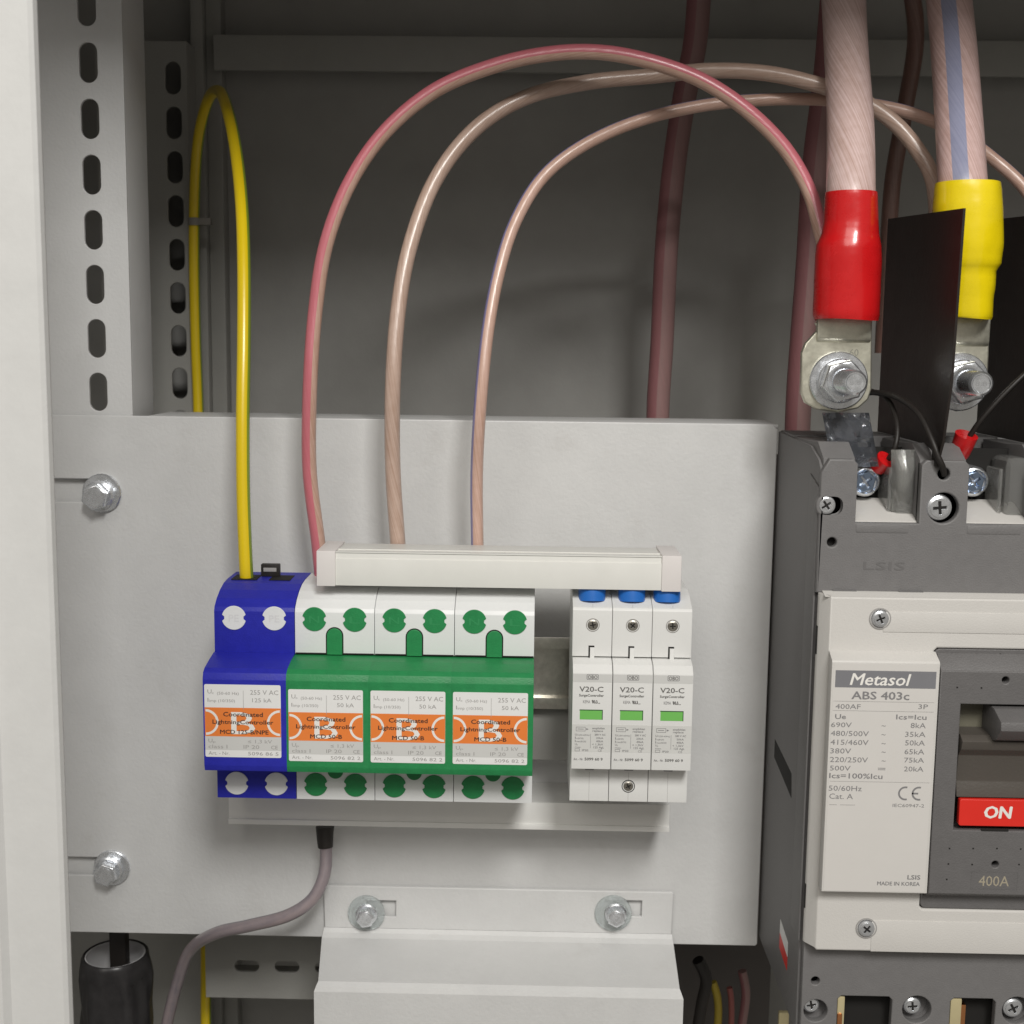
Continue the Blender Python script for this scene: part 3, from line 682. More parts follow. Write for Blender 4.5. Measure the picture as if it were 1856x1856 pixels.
# recessed lines on the cover
za = AZ(1700, 1146, CF); zb2 = AZ(1700, 1670, CF)
box('cover_rib', (AX(1600, 1146, CF), CF-.35, za-.2), (BR-3, CF+.3, za+8.4), COVER, br, bev=.3)
box('cover_rib', (AX(1580, 1672, CF), CF-.35, zb2-14), (BR-3, CF+.3, zb2), COVER, br, bev=.3)
for px, py, a in ((1595, 1121, .4), (1570, 1682, .9)):
    p = at(px, py, CF)
    disc('screw_well', p.x, p.z, [(4.5, CF+.2), (4.5, CF-.42), (4.0, CF-.48), (3.8, CF+.2)], INK_L, br, 28)
    screw(p.x, p.z, CF+.5, 3.7, br, ZINC, a=a, depth=1.8)
# raised label panel
lx0, lx1 = AX(1506, 1400, LF)-.0, AX(1690, 1400, LF)
lz1, lz0 = AZ(1600, 1200, LF), AZ(1600, 1619, LF)
lpx0 = AX(1500, 1400, LF)
prism_x('label_panel', [(CF+.3, lz1+3.2), (LF+.5, lz1+.4), (LF, lz1-.3), (LF, lz0+.4), (LF+.4, lz0), (CF+.3, lz0-.4)], AX(1499, 1400, LF), AX(1693, 1400, LF), COVER, br, bev=.35)
Y = LF-.06
sheet('label', [[(AX(1503, 1400, Y), lz0+.8), (AX(1688, 1400, Y), lz0+.8), (AX(1688, 1400, Y), lz1-.8), (AX(1503, 1400, Y), lz1-.8)]], Y, LF+.05, mat('breaker_label', (.64, .62, .595), .42, vary=.015), br)
def LPX(u, v): return (1360+u/3.742, 1000+v/3.742)
xs0, xs1 = AX(1506, 1400, Y), AX(1687, 1400, Y)
def LU(px, py):
    """picture point on the label -> x corrected so columns stay vertical"""
    return AX(px, py, Y)
band = [(xs0, AZ(1600, 1247, Y)), (xs1, AZ(1600, 1247, Y)), (xs1, AZ(1600, 1216, Y)), (xs0, AZ(1600, 1216, Y))]
sheet('label_band', [band], Y-.04, Y+.01, BAND, br)
Y = LF-.12
printing('label_brand_text', [ptext('Metasol', 1541, 1651, 1220, 1242, Y, .012, .22)], Y-.03, WINK, br)
def L(s, u0, u1, vt, vb, wgt=0, off=0):
    a, b = LPX(u0, vt), LPX(u1, vb)
    return ptext(s, a[0], b[0], a[1]+off, b[1]+off, Y, wgt)
printing('label_text', [L('ABS 403c', 688, 1078, 948, 1002, .018), L('400AF', 578, 748, 1032, 1066), L('3P', 1140, 1205, 1034, 1067),
    L('Ue', 576, 648, 1100, 1134, .012), L('Ics=Icu', 990, 1195, 1104, 1138, .012),
    L('690V', 548, 688, 1156, 1190), L('8kA', 1088, 1190, 1160, 1196), L('480/500V', 546, 804, 1214, 1250), L('35kA', 1050, 1188, 1220, 1256),
    L('415/460V', 544, 802, 1274, 1310), L('50kA', 1050, 1184, 1278, 1314), L('380V', 542, 684, 1332, 1368), L('65kA', 1046, 1180, 1338, 1374),
    L('220/250V', 540, 798, 1392, 1428), L('75kA', 1044, 1178, 1396, 1430), L('500V', 540, 680, 1450, 1484), L('20kA', 1042, 1174, 1456, 1490),
    L('Ics=100%Icu', 536, 896, 1502, 1538, .012), L('50/60Hz', 532, 756, 1586, 1622),
    ptext('Cat. A', 1503, 1546, 1438, 1448, Y), ptext('IEC60947-2', 1618, 1675, 1457, 1463, Y)]
    + [L('~', 890, 918, v, v+34) for v in (1160, 1220, 1280, 1338, 1398)] + [L('=', 866, 916, 1456, 1490)], Y-.02, INK_M, br)
printing('maker_text', [ptext('LSIS', 1645, 1668, 1586, 1594, Y, .02), ptext('MADE IN KOREA', 1590, 1667, 1598, 1605, Y, .012)], Y-.02, INK_M, br)
def ce_mark(cx, cz, r, w_, gap, y):
    def arcp(x0): return circle(x0, cz, r, 16, R(75), R(285), False)+circle(x0, cz, r-w_, 16, R(285), R(75), False)
    sheet('ce_mark', [arcp(cx)], y, y+.05, INK_M, br); sheet('ce_mark', [arcp(cx+gap)], y, y+.05, INK_M, br)
    sheet('ce_mark', [[(cx+gap-r+.1, cz-w_/2), (cx+gap-.3, cz-w_/2), (cx+gap-.3, cz+w_/2), (cx+gap-r+.1, cz+w_/2)]], y, y+.05, INK_M, br)
cm = at(1641, 1438, Y); ce_mark(cm.x, cm.z, 3.0, .72, 5.6, Y-.02)
rules = []
for v in (1018, 1082, 1562):
    z = AZ(1600, 1000+v/3.742, Y); rules.append(((xs0-.3, Y-.02, z-.06), (xs1-.3, Y+.06, z+.06)))
rules.append(((AX(1503, 1458, Y), Y-.02, AZ(1520, 1459, Y)), (AX(1517, 1458, Y), Y+.06, AZ(1520, 1458.3, Y))))
rules.append(((AX(1523, 1458, Y), Y-.02, AZ(1520, 1459, Y)), (AX(1550, 1458, Y), Y+.06, AZ(1520, 1458.3, Y))))
boxes('label_rule', rules, INK_L, br)
# escutcheon
EF = LF+.6
ez1_, ez0_ = ez1-.3, ez0+.3
hz1, hz0 = AZ(1790, 1277, EF), AZ(1790, 1506, EF); hx0 = AX(1735, 1390, EF)
esc_prof = None
sheet('escutcheon', [rrect(ex0+.25, ez0_, BR-6.3, ez1_, 2.5)]+[[(hx0, hz0), (BR-20, hz0), (BR-20, hz1), (hx0, hz1)]], CF+.6, CF+4, GREY_E, br, bev=.4)
ezA, ezB = AZ(1790, 1217, EF), AZ(1790, 1622, EF)
sheet('escutcheon_raised', [[(ex0+1.2, ezB), (BR-6.4, ezB), (BR-6.4, ezA), (ex0+1.2, ezA)]]+[[(hx0, hz0), (BR-20, hz0), (BR-20, hz1), (hx0, hz1)]]+[circle(at(1823, 1233, EF).x, at(1823, 1233, EF).z, 1.5, 14), circle(at(1804, 1567, EF).x, at(1804, 1567, EF).z, 1.5, 14)], EF, CF+.7, GREY_E, br, bev=.5, res=2)
prism_x('escutcheon_slope', [(CF+.8, ezA+6), (EF+.3, ezA-.2), (CF+.8, ezA-.2)], ex0+1.4, BR-6.5, GREY_E, br, bev=.2)
prism_x('escutcheon_slope', [(CF+.8, ezB-4), (EF+.3, ezB+.2), (CF+.8, ezB+.2)], ex0+1.4, BR-6.5, GREY_E, br, bev=.2)
dots = []
for px, py in ((1725, 1185), (1769, 1186), (1813, 1186), (1735, 1246), (1779, 1247), (1721, 1538), (1764, 1538), (1807, 1538), (1850, 1539), (1719, 1566), (1762, 1567), (1847, 1567), (1716, 1594)):
    yy = EF if py > 1215 else CF+.6
    p = at(px, py, yy); dots.append(((p.x-.35, yy-.02, p.z-.35), (p.x+.35, yy+.1, p.z+.35)))
boxes('moulded_pips', dots, HOLE, br)
box('hole_floor', (AX(1812, 1233, EF), CF+.72, AZ(1823, 1245, EF)), (AX(1834, 1233, EF), CF+.9, AZ(1823, 1222, EF)), HOLE, br, bev=0)
printing('rating_text', [ptext('400A', 1774, 1829, 1587, 1606, EF-.05, .002)], EF-.05, GOLD, br)
rt = [(AX(1760, 1595, EF), AZ(1800, 1612, EF)), (AX(1845, 1595, EF), AZ(1800, 1612, EF)), (AX(1845, 1595, EF), AZ(1800, 1580, EF)), (AX(1760, 1595, EF), AZ(1800, 1580, EF))]
sheet('rating_frame', [rt, [(rt[0][0]+.25, rt[0][1]+.25), (rt[1][0]-.25, rt[1][1]+.25), (rt[2][0]-.25, rt[2][1]-.25), (rt[3][0]+.25, rt[3][1]-.25)]], EF-.08, EF+.05, GREY_E, br)
# switch well, handle and red ON plate
box('well_floor', (hx0+.6, CF+14, hz0-2), (BR-18, CF+15, hz1+2), HANDLE, br, bev=0)
boxes('well_walls', [((hx0-1, CF+4.02, hz0-2), (hx0-.01, CF+14, hz1+2)), ((hx0-1, CF+4.02, hz1+.01), (BR-18, CF+14, hz1+1.5)), ((hx0-1, CF+4.02, hz0-1.5), (BR-18, CF+14, hz0-.01))], GREY_E, br)
hy = EF-16
hxx = AX(1800, 1300, EF)
prism_x('toggle_slide', [(EF+1.2, AZ(1790, 1338, EF)+1), (EF-2.2, AZ(1790, 1342, EF)), (EF-1.0, AZ(1790, 1358, EF)), (EF+2, AZ(1790, 1372, EF)), (EF+3, AZ(1790, 1420, EF)), (EF+1, AZ(1790, 1447, EF)), (CF+12, AZ(1790, 1450, EF)), (CF+12, AZ(1790, 1330, EF))], hx0+.8, BR-19, HANDLE, br, bev=.4)
prism_x('toggle_handle', [(CF+12, hz1-.6), (EF-1.5, hz1-1.2), (EF-10, hz1-4.5), (EF-10.5, hz1-8.0), (EF-5, hz1-13.5), (EF+1, hz1-15.5), (CF+12, hz1-16)], AX(1803, 1300, EF-3), BR-24, GREY_E, br, bev=.8)
prism_x('toggle_well_back', [(CF+10, hz1-.3), (CF+5, hz1-.5), (CF+5, hz1-14), (CF+10, hz1-14)], hx0+.7, AX(1805, 1300, EF), mat('olive_grey_plastic', (.17, .16, .12), .5), br, bev=.3)
rz1, rz0 = AZ(1790, 1449, EF), AZ(1790, 1497, EF)
sheet('on_plate', [rrect(AX(1738, 1473, EF), rz0, BR-22, rz1, 1.0)], EF-.4, EF+2.5, REDLAB, br, bev=.3, res=2)
printing('on_text', [ptext('ON', 1785, 1834, 1461, 1483, EF-.5, .03, .1)], EF-.46, WINK, br)
box('on_plate_slot', (AX(1779, 1505, EF), EF-.02, AZ(1800, 1507, EF)), (AX(1828, 1505, EF), EF+.4, AZ(1800, 1502, EF)), HOLE, br, bev=0)
# lower front
def LX(px): return AX(px, 1800, GF)
lw = [(BX+1.2, ZBOT), (BR, ZBOT), (BR, cvb+3), (BX+1.2, cvb+3)]
wz = AZ(1570, 1806, GF)
w1 = rrect(LX(1519), ZBOT-30, LX(1618), wz, 1.8); w2 = rrect(LX(1728), ZBOT-30, LX(1806), wz, 1.8)
def clampz(l): return [(x, max(z, ZBOT+1.5)) for x, z in l]
s1, s2, s3 = at(1466, 1828, GF), at(1657, 1828, GF), at(1838, 1830, GF)
hh = at(1478, 1778, GF)
lower_holes = [[(LX(1519), ZBOT+1.5), (LX(1618), ZBOT+1.5), (LX(1618), wz-1.5), (LX(1618)-1.5, wz), (LX(1519)+1.5, wz), (LX(1519), wz-1.5)],
               [(LX(1724), ZBOT+1.5), (LX(1806), ZBOT+1.5), (LX(1806), wz-1.5), (LX(1806)-1.5, wz), (LX(1724)+1.5, wz), (LX(1724), wz-1.5)],
               circle(s1.x+3.0, s1.z-1, 5.2, 20), circle(s2.x+1.2, s2.z-.5, 6.3, 24), circle(s3.x+1.2, s3.z-.5, 6.3, 24), circle(hh.x, hh.z, 1.9, 14)]
sheet('lower_front', [lw]+lower_holes, GF, GF+4, GREY, br, bev=.5, res=2)
box('lower_backing', (BX+3.1, GF+9, ZBOT+1), (BR-2, GF+10, -262.5), HOLE, br, bev=0)
for q in ((s1.x+3, s1.z-1), (s2.x+1.2, s2.z-.5), (s3.x+1.2, s3.z-.5)): disc('screw_recess', q[0], q[1], [(6.9, GF+4.02), (6.3, GF+7), (0, GF+7)], GREY, br, 24)
screw(s1.x+1.6, s1.z+.3, GF+5.5, 4.0, br, ZINC, a=.2, depth=3)
screw(s2.x-.3, s2.z+.2, GF+4.5, 4.1, br, ZINC, a=.1, depth=3)
screw(s3.x, s3.z, GF+4.0, 4.6, br, ZINC, a=.5, depth=3)
box('busbar', (LX(1519)+.1, GF+.8, ZBOT+1.6), (LX(1534), GF+5, wz-.6), BRASS, br, bev=1.2)
box('busbar', (LX(1725), GF+.6, ZBOT+1.6), (LX(1746), GF+5, wz-.4), BRASS, br, bev=.8)
box('busbar_edge', (LX(1746)+.05, GF+1.6, ZBOT+1.6), (LX(1755), GF+5.4, wz-3.8), COPPER, br, bev=.4)
box('busbar_edge', (LX(1519)+.3, GF+.2, ZBOT+1.6), (LX(1529), GF+.75, wz-8.5), COPPER, br, bev=.4)

# interphase barriers
def barrier(xb, label, z1=61.0):
    t = thing('phase_barrier', (xb, -55, -44), label, 'barrier sheet', 'black insulating barriers between the poles')
    bm = bmesh.new()
    pr = [(-4, z1+1), (-110, z1-5.5), (-107, -12), (-101, -36), (-97, -42.5), (-80, -38.5), (-4, -38)]
    A = [bm.verts.new((xb-.5, y, z)) for y, z in pr]; B = [bm.verts.new((xb+.5, y, z)) for y, z in pr]
    bm.faces.new(A); bm.faces.new(B[::-1]); n = len(pr)
    for i in range(n): bm.faces.new((A[i], B[i], B[(i+1) % n], A[(i+1) % n]))
    from_bm('sheet', bm, SHEET_B, t)
    bm = bmesh.new(); add_box(bm, (xb-1.1, -96, -46.5), (xb+1.1, -90, -38), .5)
    from_bm('foot', bm, BLACK, t)
    return t
barrier(165.3, 'black barrier sheet standing between the red sleeved and the yellow sleeved cable')
barrier(212.5, 'black barrier sheet at the right edge of the picture beyond the yellow sleeve')

# =================================================================== HEAVY CABLES with sleeves, lugs, bolts
def lug(t, poly, Y, cxp, sleeve_bottom_px, holes=()):
    sheet('lug', [pts(poly, Y)], Y, Y+3.2, TIN, t, bev=.6, res=2)
k1 = thing('power_cable', at(1535, 560, -62), 'thick clear stranded cable ending in a red sleeve and lug', 'power cable', 'thick cables on the breaker terminals')
path = ptube([(1522, -230, 30), (1527, -60, 8), (1533, 80, -12), (1541, 220, -38), (1542, 350, -58), (1542, 440, -62)])
tube('insulation', path, 10.2, C_BIG, k1, 36, 4, rf=lambda t: 10.1+.25*math.sin(t*9))
def sleeve(name, prof, m, parent, yc, wob=.012):
    """prof: picture (x0, x1, y) silhouettes -> vertical sleeve of varying radius"""
    bm = bmesh.new(); rings = []; n = 36
    P = []
    for i in range(len(prof)-1):
        a, b = prof[i], prof[i+1]; k = max(2, int(abs(b[2]-a[2])/8))
        for j in range(k):
            t = j/k; tt = t*t*(3-2*t); P.append((a[0]+(b[0]-a[0])*tt, a[1]+(b[1]-a[1])*tt, a[2]+(b[2]-a[2])*t))
    P.append(prof[-1])
    for j, (x0, x1, y) in enumerate(P):
        a, b = at(x0, y, yc), at(x1, y, yc); cx, r, z = (a.x+b.x)/2, (b.x-a.x)/2, (a.z+b.z)/2
        rings.append([bm.verts.new((cx+r*math.cos(2*PI*i/n), yc+r*(.97+wob*math.sin(5*2*PI*i/n+j*.25))*math.sin(2*PI*i/n), z+(.35*math.sin(2*2*PI*i/n) if j == len(P)-1 else 0))) for i in range(n)])
    last = rings[-1]; cz = sum(v.co.z for v in last)/n
    for A, B in zip(rings, rings[1:]):
        for i in range(n): bm.faces.new((A[i], A[(i+1) % n], B[(i+1) % n], B[i]))
    # inner lips
    for ring, dz in ((rings[0], -3), (rings[-1], 3)):
        cx = sum(v.co.x for v in ring)/n
        inn = [bm.verts.new((cx+(v.co.x-cx)*.93, yc+(v.co.y-yc)*.93, v.co.z+dz)) for v in ring]
        for i in range(n): bm.faces.new((ring[i], ring[(i+1) % n], inn[(i+1) % n], inn[i]))
    return from_bm(name, bm, m, parent, sharp=50)
sleeve('red_sleeve', [(1497, 1589, 349), (1496, 1590, 356), (1494, 1591, 400), (1490, 1592, 424), (1480, 1596, 446), (1478, 1597, 470), (1476, 1595, 520), (1474, 1593, 570), (1477, 1591, 580)], RED, k1, -62)
LY = -60
sheet('lug_palm', [pts([(1478, 585), (1484, 596), (1460, 622), (1453, 640), (1452, 712), (1459, 730), (1480, 742), (1520, 748), (1556, 740), (1574, 724), (1580, 705), (1581, 585)], LY)], LY, LY+3.4, TIN, k1, bev=.7, res=3)
pa = at(1530, 600, LY)
prism_x('lug_neck', [(LY-1.6, pa.z+9), (LY-1.5, pa.z-3.4), (LY-.1, pa.z-5), (LY+2, pa.z-5), (LY+2, pa.z+9)], at(1480, 600, LY).x, at(1579, 600, LY).x, TIN, k1, bev=.9)
printing('stamped_mark', [ptext('60', 1540, 1556, 632, 645, LY, .01)], LY-.05, mat('stamp', (.45, .44, .38), .4, 1), k1)
# spreader plate under the lug
def terminal_bolt(px, py, Y, label, tip, rw=12.6):
    c = at(px, py, Y)
    t = thing('terminal_bolt', (c.x, Y, c.z), label, 'terminal bolt', 'bolts clamping the cable lugs')
    disc('washer', c.x, c.z, [(5, Y), (rw, Y), (rw, Y-1.3), (rw-.5, Y-1.8), (5, Y-1.8)], ZINC, t, 40)
    disc('spring_washer', c.x, c.z, [(5, Y-1.9), (9.6, Y-1.9), (9.6, Y-4.0), (9.1, Y-4.4), (5, Y-4.4)], ZINC, t, 36)
    o = sheet('nut', [hexa(c.x, c.z, 9.4, .25)], Y-12.2, Y-4.5, ZINC, t, bev=1.1, res=3)
    disc('nut_collar', c.x, c.z, [(7.6, Y-12.1), (7.5, Y-12.7), (6, Y-12.8), (5, Y-12.4)], ZINC, t, 32)
    r = 5.2; prof = [(r, Y)]; y = Y-12
    while y > Y-tip+1.2:
        prof += [(r, y), (r-.45, y-.6)]; y -= 1.2
    prof += [(r-.1, Y-tip+1), (r-1, Y-tip), (r-1.3, Y-tip), (r-1.8, Y-tip+.4), (0, Y-tip+.5)]
    disc('stud', c.x, c.z, prof, ZINC, t, 32)
    printing('stamped_mark', [('8.8', c.x-2.4, c.x+2.4, c.z-1, 2.0, .0, 0)], Y-tip+.42, mat('stamped_steel', (.62, .63, .65), .35, 1), t)
    return t
terminal_bolt(1519, 690, LY, 'zinc stud, nut and washers on the lug below the red sleeve', 30)
k2 = thing('power_cable', at(1750, 560, -62), 'thick clear cable with a blue stripe ending in a yellow sleeve', 'power cable', 'thick cables on the breaker terminals')
path = ptube([(1700, -230, 30), (1714, -60, 8), (1728, 80, -12), (1738, 220, -38), (1745, 335, -58), (1752, 430, -62)])
tube('insulation', path, 10.1, C_BIGB, k2, 36, 4)
sleeve('yellow_sleeve', [(1697, 1811, 332), (1695, 1813, 345), (1692, 1815, 385), (1692, 1816, 440), (1694, 1812, 478), (1698, 1803, 492), (1698, 1802, 515), (1699, 1798, 545), (1700, 1797, 574), (1702, 1795, 578)], YELLOW, k2, -64, .02)
sheet('lug_palm', [pts([(1690, 585), (1690, 712), (1700, 735), (1735, 746), (1770, 734), (1790, 700), (1793, 640), (1794, 585)], LY)], LY, LY+3.4, TIN, k2, bev=.7, res=3)
pb = at(1740, 600, LY)
prism_x('lug_neck', [(LY-1.6, pb.z+9), (LY-1.5, pb.z-5), (LY-.1, pb.z-6.6), (LY+2, pb.z-6.6), (LY+2, pb.z+9)], at(1700, 600, LY).x, at(1793, 600, LY).x, TIN, k2, bev=.9)
terminal_bolt(1738, 692, LY, 'zinc stud and nut on the lug below the yellow sleeve', 28)
# clear crumpled terminal film hanging under the red lug
bm = bmesh.new()
grid = []; nx, nz = 12, 12
for j in range(nz):
    row = []
    for i in range(nx):
        u, v = i/(nx-1), j/(nz-1)
        p = at(1490+85*u+18*v, 748+98*v, LY-2-20*v+random.uniform(-2.2, 2.2))
        row.append(bm.verts.new(p))
    grid.append(row)
for j in range(nz-1):
    for i in range(nx-1): bm.faces.new((grid[j][i], grid[j][i+1], grid[j+1][i+1], grid[j+1][i]))
bmesh.ops.solidify(bm, geom=list(bm.faces), thickness=.4)
o = from_bm('plastic_film', bm, mat('smoky_film', (.42, .44, .48), .10, trans=.9, ior=1.42, vary=0, bump=.5, bscale=120), sharp=60); tag(o, 'crumpled clear plastic film under the lug of the red sleeved cable', 'plastic film')
bm = bmesh.new(); grid = []
for j in range(9):
    row = []
    for i in range(9):
        u, v = i/8, j/8
        row.append(bm.verts.new(at(1615+52*u, 815+112*v, -82-6*math.sin(PI*u)*math.sin(PI*v)+random.uniform(-1.0, 1.0))))
    grid.append(row)
for j in range(8):
    for i in range(8): bm.faces.new((grid[j][i], grid[j][i+1], grid[j+1][i+1], grid[j+1][i]))
bmesh.ops.solidify(bm, geom=list(bm.faces), thickness=.5)
o = from_bm('plastic_cover', bm, CLEAR, sharp=70); tag(o, 'bulging clear plastic cover in the first terminal bay, left of the middle tab', 'terminal cover')
# thin black control wires with red ferrules
def ctrl(name, P, r, label, ferr, fl):
    t = thing(name, P[0], label, 'wire', 'thin black control wires')
    tube('insulation', P, r, BLACK, t, 10, 2)
    if ferr:
        tube('ferrule', ferr, fl, RED, t, 18, 2, rf=lambda q: fl*(1.0+.16*q))
    return t
ctrl('control_wire', ptube([(1606, 838, -74), (1622, 812, -78), (1626, 770, -74), (1612, 728, -62), (1590, 712, -50), (1555, 705, -44)]), 1.15,
     'thin black wire ending in a red ferrule between the first two terminals', ptube([(1590, 848, -72), (1598, 840, -74), (1606, 832, -76)]), 3.6)
ctrl('control_wire', ptube([(1752, 800, -78), (1775, 765, -82), (1810, 725, -84), (1850, 685, -84), (1900, 640, -80)]), 1.15,
     'thin black wire rising to the right from the red ferrule under the yellow sleeved cable', ptube([(1738, 822, -74), (1745, 806, -77), (1752, 788, -79)]), 4.2)
ctrl('control_wire', ptube([(1711, 860, -93), (1708, 845, -97), (1700, 828, -97), (1690, 800, -95), (1665, 750, -85), (1630, 722, -72), (1592, 712, -56), (1560, 712, -42)]), 1.3,
     'thin black wire tied through the small hole in the middle breaker tab', None, 0)

# =================================================================== ARRESTER CABLES
def cable(name, l, r, m, label, cat='cable', group=None, n=20):
    P = ptube(l); o = tube(name, P, r, m, None, n, 3.5); return tag(o, label, cat, group)
GA = 'thin clear cables arching up from the duct to the breaker'
cable('arrester_cable', [(584, 1060, -36), (577, 985, -36), (561, 850, -37), (562, 700, -40), (572, 560, -36), (592, 440, -33), (635, 330, -30), (700, 237, -28), (790, 163, -26), (900, 118, -25), (1000, 97, -25), (1090, 95, -26), (1180, 112, -27), (1270, 145, -27), (1350, 197, -28), (1420, 266, -29), (1464, 340, -31), (1484, 405, -34), (1500, 480, -38), (1510, 580, -40)], 3.35, C_PINK,
      'pink striped clear cable, the tallest of the three arches', 'cable', GA)
cable('arrester_cable', [(724, 1060, -36), (721, 985, -36), (712, 850, -37), (712, 700, -40), (722, 560, -34), (745, 440, -26), (790, 325, -16), (860, 235, -8), (950, 178, -2), (1060, 150, 0), (1180, 138, 2), (1290, 128, 0), (1390, 133, -3), (1480, 153, -6), (1560, 182, -8), (1620, 222, -10), (1665, 275, -14), (1692, 330, -20), (1700, 420, -30)], 3.6, C_CLEAR,
      'plain beige clear cable forming the middle arch', 'cable', GA)
cable('arrester_cable', [(866, 1060, -36), (865, 985, -36), (864, 860, -37), (870, 740, -42), (884, 600, -36), (905, 490, -28), (935, 400, -20), (985, 320, -12), (1060, 262, -6), (1160, 218, 0), (1270, 192, 4), (1380, 181, 6), (1480, 180, 6), (1570, 188, 6), (1650, 205, 5), (1730, 238, 2), (1800, 288, 0), (1860, 345, -6), (1900, 420, -14)], 2.95, C_BLUE,
      'clear cable with a thin blue line, the lowest and rightmost arch', 'cable', GA)
yk = thing('earth_cable', at(447, 1045, -44), 'yellow cable with a green stripe looping up from the blue arrester', 'earth cable')
tube('insulation', ptube([(448, 1056, -44), (446, 1030, -45), (441, 900, -42), (440, 760, -38), (442, 620, -30), (442, 480, -16), (438, 370, 2), (428, 275, 24), (414, 205, 52), (398, 166, 88), (378, 180, 118), (360, 250, 136), (353, 350, 144), (352, 480, 146), (355, 620, 146), (360, 760, 144), (367, 1100, 130), (372, 1500, 110), (373, 1700, 100), (373, 1900, 100)]), 3.15, C_YG, yk, 20, 4)
TIE = mat('dull_nylon', (.24, .225, .20), .6)  # nylon toned down to blend with the back panel
zt_ = thing('zip_tie', at(355, 400, 146), 'pale zip tie around the rear run of the yellow cable', 'zip tie')
p = at(353, 402, 145)
me = lathe_z('band', p.x, p.y, [(3.4, p.z-2.2), (3.9, p.z-2.1), (3.9, p.z+2.1), (3.4, p.z+2.2)], TIE, zt_)
box('head', (p.x+3, p.y-2.5, p.z-2), (p.x+10, p.y+2.5, p.z+2.2), TIE, zt_, bev=.6)
# dim cables deep inside
GB = 'dim cables hanging at the back of the cabinet'
cable('rear_cable', [(1272, -120, 100), (1262, 60, 105), (1240, 180, 108), (1222, 300, 110), (1208, 450, 110), (1200, 620, 110), (1192, 760, 110), (1190, 1000, 110)], 6.6, C_DARK, 'dark red cable hanging behind the right side of the arches', 'cable', GB)
cable('rear_cable', [(1520, -120, 70), (1500, 120, 75), (1478, 300, 78), (1466, 480, 80), (1455, 620, 80), (1446, 760, 80), (1440, 1000, 80)], 7.0, C_DARK, 'reddish brown cable hanging behind the red sleeve', 'cable', GB)
cable('rear_cable', [(1640, -80, 110), (1660, 60, 112), (1640, 200, 112), (1618, 330, 112), (1608, 480, 112), (1600, 640, 112)], 4.6, C_DARK2, 'thin brown cable in the dark between the two thick cables', 'cable', GB)

# =================================================================== LOWER BRACKET
bk = thing('sheet_metal_bracket', at(905, 1700, -10), 'light grey bent sheet metal shroud bolted below the arresters at the bottom', 'bracket')
xa0, xa1 = AX(588, 1650, -2), AX(1219, 1650, -2)
zf1, zf0 = AZ(900, 1608, -2), AZ(900, 1684, -2)
FY = -48
xb0, xb1 = AX(569, 1805, FY), AX(1239, 1805, FY)
ze = AZ(900, 1800, FY)
w1_ = at(665, 1652, -3); w2_ = at(1111, 1652, -3)
def slot_for(w0, px): return [(w0.x, AZ(px, 1660, -3)), (AX(px, 1650, -3), AZ(px, 1660, -3)), (AX(px, 1650, -3), AZ(px, 1631, -3)), (w0.x, AZ(px, 1631, -3))]
sheet('flange', [[(xa0+.4, zf0), (xa1-.4, zf0), (xa1, zf1-.6), (xa1-.8, zf1), (xa0+.8, zf1), (xa0, zf1-.6)], slot_for(w1_, 718), slot_for(w2_, 1163)], -4.2, -2.2, PAINT, bk, bev=.5, res=2)
bm = bmesh.new()
th = 1.8
rows = [(-4.2, zf0+.2, xa0+.2, xa1-.2), (-6, zf0-1.6, xa0, xa1), (-9, zf0-3, xa0-.2, xa1+.2), (FY+3, ze+2.6, xb0+1.6, xb1-1.6), (FY+.8, ze+1.0, xb0+.8, xb1-.8), (FY, ze-1.2, xb0, xb1), (FY, -420, xb0, xb1)]
inner = []
for i, (y, z, a, b) in enumerate(rows):
    y0, z0 = rows[max(i-1, 0)][:2]; y1, z1 = rows[min(i+1, len(rows)-1)][:2]
    dy, dz = y1-y0, z1-z0; l = math.hypot(dy, dz); inner.append((y-dz/l*th, z+dy/l*th, a, b))
O = [(bm.verts.new((a, y, z)), bm.verts.new((b, y, z))) for y, z, a, b in rows]
I = [(bm.verts.new((a, y, z)), bm.verts.new((b, y, z))) for y, z, a, b in inner]
for i in range(len(rows)-1):
    bm.faces.new((O[i][0], O[i][1], O[i+1][1], O[i+1][0])); bm.faces.new((I[i][1], I[i][0], I[i+1][0], I[i+1][1]))
    bm.faces.new((O[i][0], O[i+1][0], I[i+1][0], I[i][0])); bm.faces.new((O[i][1], I[i][1], I[i+1][1], O[i+1][1]))
bm.faces.new((O[0][1], O[0][0], I[0][0], I[0][1])); bm.faces.new((O[-1][0], O[-1][1], I[-1][1], I[-1][0]))
from_bm('hood', bm, PAINT, bk, sharp=18)
box('side_panel', (xb0+.02, FY+1.9, -420), (xb0+1.8, -2, ze-4), PAINT, bk, bev=.3)
box('side_panel', (xb1-1.8, FY+1.9, -420), (xb1-.02, -2, ze-4), PAINT, bk, bev=.3)
flange_bolt(w1_.x, w1_.z, -4.3, 9.4, 4.9, 'bright hex bolt with a clear washer, left one on the shroud flange', CLEARW, .2, .3, 0, 5, 'bolts with clear washers on the shroud flange')
flange_bolt(w2_.x, w2_.z, -4.3, 9.4, 4.9, 'bright hex bolt with a clear washer, right one on the shroud flange', CLEARW, .6, 1.2, .3, 5, 'bolts with clear washers on the shroud flange')
